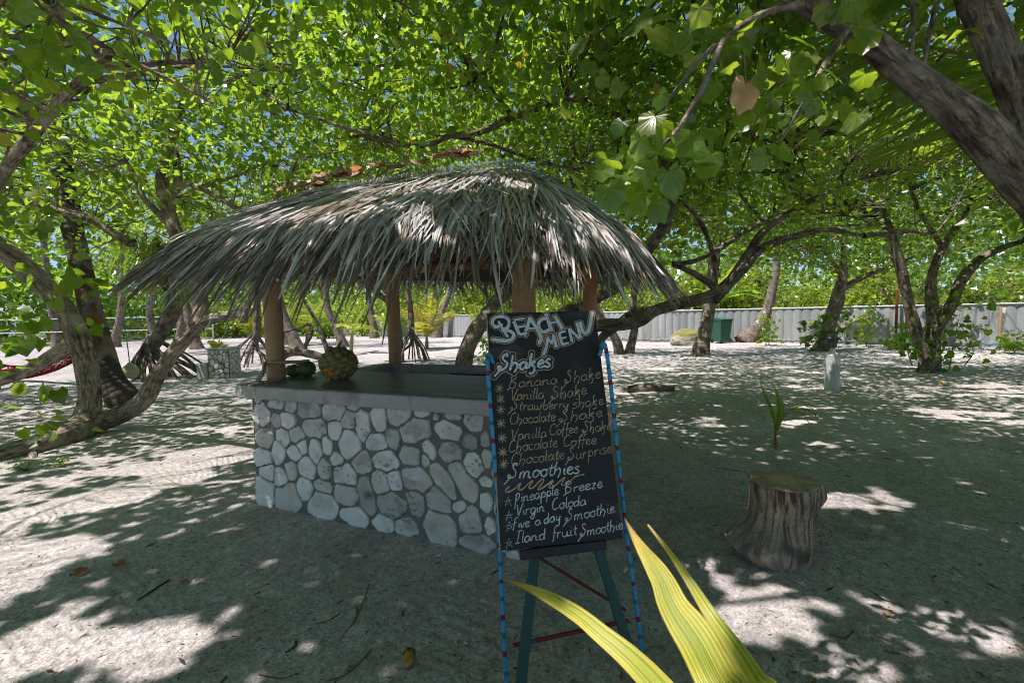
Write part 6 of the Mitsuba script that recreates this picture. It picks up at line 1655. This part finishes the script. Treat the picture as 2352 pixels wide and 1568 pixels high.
banana(onpx(806, 812), 2.1, 7, 'young banana plant with one yellow drooping leaf, right of the pale palm', 801, 0.85, 0.3)
banana(onpx(880, 776), 2.8, 7, 'green banana plant before the far fence left of the back post', 802, 0.8, 0.1)
for i, (x, yy, h) in enumerate(((11.5, 25.5, 4.4), (9.3, 27.0, 4.2), (-0.8, 34.5, 4.6))):
    banana((x, yy, 0), h, 8, ('tall banana plant beyond the fence behind the curved palm', 'tall banana plant beyond the fence behind the boulder', 'tall banana plant beyond the fence left of the menu board')[i], 810 + i, 0.75, 0.08)
for i, (x, yy, h) in enumerate(((21.5, 24.0, 1.6), (25.5, 24.5, 1.9), (16.5, 27.5, 2.0), (3.0, 33.0, 2.0), (6.5, 31.0, 1.8))):
    palm('young_palm', 'young palm beyond the fence, ' + ('behind the three stemmed tree', 'at the right edge', 'behind the red steel pole', 'right of the menu board', 'left of the boulder')[i], 'palm', [[x, yy, -0.1], [x, yy, h * 0.6], [x + .1, yy, h]], [0.18, 0.14, 0.12], 10, 2.6, 0.62, 20, 0.75, 0.2, 830 + i, (0.1, 1.2), 0.5, 0.02, 0.35)

# wood behind everything, one mass
r = np.random.default_rng(95)
n = 2600
ang = r.uniform(-1.15, 1.15, n)
rad = r.uniform(46, 66, n)
cen = np.column_stack([np.sin(ang) * rad, np.cos(ang) * rad, r.random(n) ** 0.8 * (8.0 + 4 * meshkit.noise(np.column_stack([ang * 9, 0 * ang, 0 * ang])))])
pos, d, nr, sz, tn, dr_ = foliage(cen, r, 14, 0.9, 0.62, 'far', 0.4, mask=False, flat=0.9, up=0.4)
V, F, uv = leaf_batch(pos, d, nr, sz, 'far', tn, dr_)
single('distant_woodland', (V, F), 'leaf', 'dense green woodland closing the view far behind the fences', 'woodland', False, kind='stuff', uv=uv)
n = 500
ang = r.uniform(-1.2, 1.2, n); rad = r.uniform(14, 40, n)

# ------------------------------------------------------------------ bird, float, litter
bq = at(160, 462, 7.3)
bird = thing('bird', 'black bird perched on a limb before the rust coloured palm trunk', 'bird')
s = trimesh.creation.icosphere(3, 1.0)
bd = unit(np.array([0.75, -0.1, -0.62]))
bx_, bz_ = bd, unit(np.cross(np.cross(bd, [0, 0, 1.0]), bd)); by_ = np.cross(bz_, bx_)
Rm = np.stack([bx_, by_, bz_], 1)
v = s.vertices.copy(); v[:, 1:] *= (1 - 0.35 * np.clip(v[:, :1], 0, 1)); v = v * [0.135, 0.065, 0.065]
mesh_c(bird, 'body', (v @ Rm.T + bq, s.faces), (0.012, 0.012, 0.015), 'painted', True)
hc = bq - bd * 0.125 + bz_ * 0.035
mesh_c(bird, 'head', (s.vertices * [0.048, 0.042, 0.043] @ Rm.T + hc, s.faces), (0.012, 0.012, 0.014), 'painted', True)
mesh_c(bird, 'beak', tube([hc + [-0.035, -0.01, 0.005], hc + [-0.085, -0.02, -0.008]], [0.013, 0.002], 6, 4)[:2], (0.02, 0.02, 0.02), 'painted')
tl_ = np.array([[0.06, -0.028, 0.01], [0.34, -0.032, -0.012], [0.34, 0.032, -0.012], [0.06, 0.028, 0.01], [0.06, 0, 0.03], [0.34, 0, 0.0]])
mesh_c(bird, 'tail', trimesh.convex.convex_hull(tl_ @ Rm.T + bq), (0.010, 0.010, 0.013), 'painted')
for sgn in (-1, 1):
    w = trimesh.creation.icosphere(2, 1.0)
    mesh_c(bird, 'wing', ((w.vertices * [0.125, 0.014, 0.042] + [0.03, 0.055 * sgn, 0.012]) @ Rm.T + bq, w.faces), (0.016, 0.016, 0.02), 'painted', True)
    mesh_c(bird, 'leg', tube([bq + by_ * 0.02 * sgn - bz_ * 0.05, bq + by_ * 0.025 * sgn - [0, 0, 0.14]], 0.005, 5, 3)[:2], (0.02, 0.02, 0.02), 'matte')

fq = gp(297, 862)
fl_ = thing('float', 'pale float hanging on a thin green cord beside the pandanus trunk', 'float')
fc = np.array([-7.85, 9.3, 0.52])
mesh_c(fl_, 'cord', tube([fc + [-0.06, 0, 1.0], fc + [-0.02, 0, 0.5], fc + [0, 0, 0.14]], 0.010, 5, 10)[:2], (0.05, 0.20, 0.15), 'matte')
mesh_c(fl_, 'body', lathe([(0.001, -0.17), (0.10, -0.15), (0.15, -0.07), (0.15, 0.02), (0.10, 0.09), (0.05, 0.13), (0.035, 0.16), (0.001, 0.17)], fc, 16), (0.28, 0.28, 0.18), 'painted', True, 0.3)
rg = thing('cord', 'thin green cord tied round the leaning pandanus trunk', 'cord')
cp = np.array([fc + [-0.06, 0, 1.0], fc + [0.15, 0, 1.12], fc + [0.4, 0.3, 1.45], fc + [0.9, 1.0, 1.5], fc + [1.2, 1.6, 1.5]])
mesh_c(rg, 'strand', tube(cp, 0.012, 5, 24)[:2], (0.05, 0.22, 0.16), 'matte')

ff = thing('fruit_segment', 'fallen orange and green pandanus fruit segment lying on the sand in front of the kiosk', 'fruit')
g = onpx(938, 1528)
V, F = lathe([(0.001, 0.0), (0.014, 0.002), (0.022, 0.02), (0.026, 0.045), (0.024, 0.065), (0.012, 0.078), (0.001, 0.080)], np.zeros(3), 12)
ang_ = np.arctan2(V[:, 1], V[:, 0])
V = V * (1 + 0.10 * np.cos(6 * ang_))[:, None] * [1, 1, 1]
tq = np.clip(V[:, 2:] / 0.08, 0, 1)
axis = unit(np.array([-0.03, 0.95, 0.28])); sx_ = unit(np.cross(axis, [0, 0, 1.0])); sy_ = np.cross(axis, sx_)
W = g + [0, 0, 0.022] + V[:, :1] * sx_ + V[:, 1:2] * sy_ + (V[:, 2:] - 0.03) * axis
cc = np.where(tq > 0.72, [0.10, 0.14, 0.02], np.where(meshkit.noise(V * 160)[:, None] > 0.45, [0.48, 0.22, 0.02], [0.20, 0.12, 0.06]))
part(ff, 'body', (W, F), 'painted', True, color=cc)

r = np.random.default_rng(55)
for i, (x, y, s_, c) in enumerate(((190, 1322, .055, 2), (275, 1306, .055, 2), (1990, 830, .09, 1), (2170, 884, .11, 1), (1690, 1008, .05, 3), (270, 300, 0, 0), (1440, 1120, .05, 0), (2040, 1420, .04, 0), (420, 1345, .035, 2), (1300, 1500, .04, 0))):
    if s_ == 0: continue
    g = onpx(x, y)
    V, F, col = dry_leaf(g + [0, 0, 0.012], [0.2 * r.normal(), 0.2 * r.normal(), 1], s_, [DRY[0], (0.50, 0.30, 0.04), (0.32, 0.12, 0.04), (0.45, 0.40, 0.30)][c], r)
    single('dry_leaf', (V, F), 'matte', ('brown dry leaf at the left on shaded sand', 'brown and yellow dry leaf, right one of two at the left on shaded sand', 'yellow fallen leaf on the sand left of the bollard lamp', 'yellow fallen leaf on the sand right of the bollard lamp', 'pale fallen leaf on the sand beyond the menu board', '', 'dark dry leaf on the sand right of the easel', 'small dark dry leaf at the lower right', 'small reddish dry leaf among twigs at the left', 'small dark dry leaf between the easel legs')[i], 'leaf', True, color=col)
tws = [((390, 1338), (315, 1385), .006, 'short dark straight twig on the shaded sand at the left', (0.05, 0.045, 0.03)), ((925, 1628 - 0), (820, 1700), .0045, '', 0), ((925, 1625), (925, 1625), 0, '', 0),
       ((372, 1095), (455, 1170), .006, 'curved pale twig in the sunlit sand at the left', (0.30, 0.24, 0.16)), ((848, 1345), (780, 1470), .003, 'long thin bent twig in front of the stone wall', (0.16, 0.14, 0.08)), ((780, 1370), (842, 1378), .005, 'short pale twig in front of the stone wall', (0.28, 0.25, 0.18)), ((820, 1395), (805, 1440), .003, 'thin curved twig below the short pale twig', (0.16, 0.13, 0.07)),
       ((852, 1493), (745, 1565), .0042, 'long brown stick at the bottom edge left of the fallen fruit', (0.17, 0.10, 0.05)), ((680, 1475), (655, 1500), .006, 'short dark twig left of the long brown stick', (0.08, 0.05, 0.03)), ((780, 1412), (722, 1435), .003, 'thin dark reddish twig in front of the wall', (0.10, 0.05, 0.03)), ((1700, 1085), (1640, 1075), .003, 'thin twig on the sand beyond the stump', (0.12, 0.09, 0.06)), ((2010, 1370), (2080, 1400), .003, 'thin dark twig on the sand right of the stump', (0.06, 0.05, 0.04)),
       ((520, 1555), (500, 1575), .004, 'short reddish twig at the bottom edge, left', (0.15, 0.07, 0.04)), ((595, 1550), (690, 1543), .003, 'thin reddish curved twig at the bottom edge', (0.13, 0.07, 0.04)), ((1960, 1455), (1905, 1462), .004, 'forked twig in the sunlit patch right of the palm blades', (0.10, 0.08, 0.06))]
for a, b, rd, lab, col in tws:
    if not lab: continue
    p, q = onpx(*a), onpx(*b)
    m = (p + q) / 2 + [r.normal(0, 0.02), r.normal(0, 0.02), 0]
    P = resample([p, m, q], 14); P[:, 2] = height(P[:, 0], P[:, 1]) + rd * 0.9
    single('twig', tube(P, [rd, rd * 0.8, rd * 0.5], 6, 14, 0.15, 20)[:2], 'matte', lab, 'twig', True, color=np.tile(col, (6 * 14 + 2, 1)))
# fine litter: bits of coral, chaff and dead stalk nobody could count
n = 8000
yy = 1.2 + 9 * r.random(n) ** 1.8; xx = (r.random(n) - 0.5) * 2.6 * yy
ok = ~((np.abs((np.column_stack([xx, yy, 0 * xx]) - FLC) @ ku - LEN / 2) < LEN / 2) & (np.abs((np.column_stack([xx, yy, 0 * xx]) - FLC) @ kv - DEP / 2) < DEP / 2))
xx, yy = xx[ok], yy[ok]; n = len(xx)
sz = r.uniform(0.002, 0.0055, n) * (1 + 1.2 * (r.random(n) < 0.06))
oc = np.array([[1, 0, 0], [-1, 0, 0], [0, 1, 0], [0, -1, 0], [0, 0, 1], [0, 0, -1]], float)
of = np.array([[0, 2, 4], [2, 1, 4], [1, 3, 4], [3, 0, 4], [2, 0, 5], [1, 2, 5], [3, 1, 5], [0, 3, 5]])
a = r.uniform(0, np.pi, n); el = np.where(r.random(n) < 0.4, r.uniform(2, 5, n), r.uniform(0.8, 1.5, n))
X1, Y1 = np.stack([np.cos(a), np.sin(a), 0 * a], 1), np.stack([-np.sin(a), np.cos(a), 0 * a], 1)
base = np.stack([xx, yy, height(xx, yy) + sz * 0.3], 1)
V = base[:, None] + sz[:, None, None] * (oc[None, :, :1] * X1[:, None] * el[:, None, None] + oc[None, :, 1:2] * Y1[:, None] * 0.7 + oc[None, :, 2:] * [[[0, 0, 0.6]]])
pal = np.array([[0.50, 0.48, 0.44], [0.12, 0.09, 0.06], [0.06, 0.05, 0.045], [0.24, 0.12, 0.06], [0.36, 0.33, 0.28]])
single('sand_litter', (V.reshape(-1, 3), (of[None] + (np.arange(n) * 6)[:, None, None]).reshape(-1, 3)), 'matte', 'scattered bits of coral, chaff and dead stalk on the sand', 'litter', False, kind='stuff', color=np.repeat(pal[np.where(el > 1.6, r.choice([1, 2, 3], n), r.choice(5, n))], 6, 0))
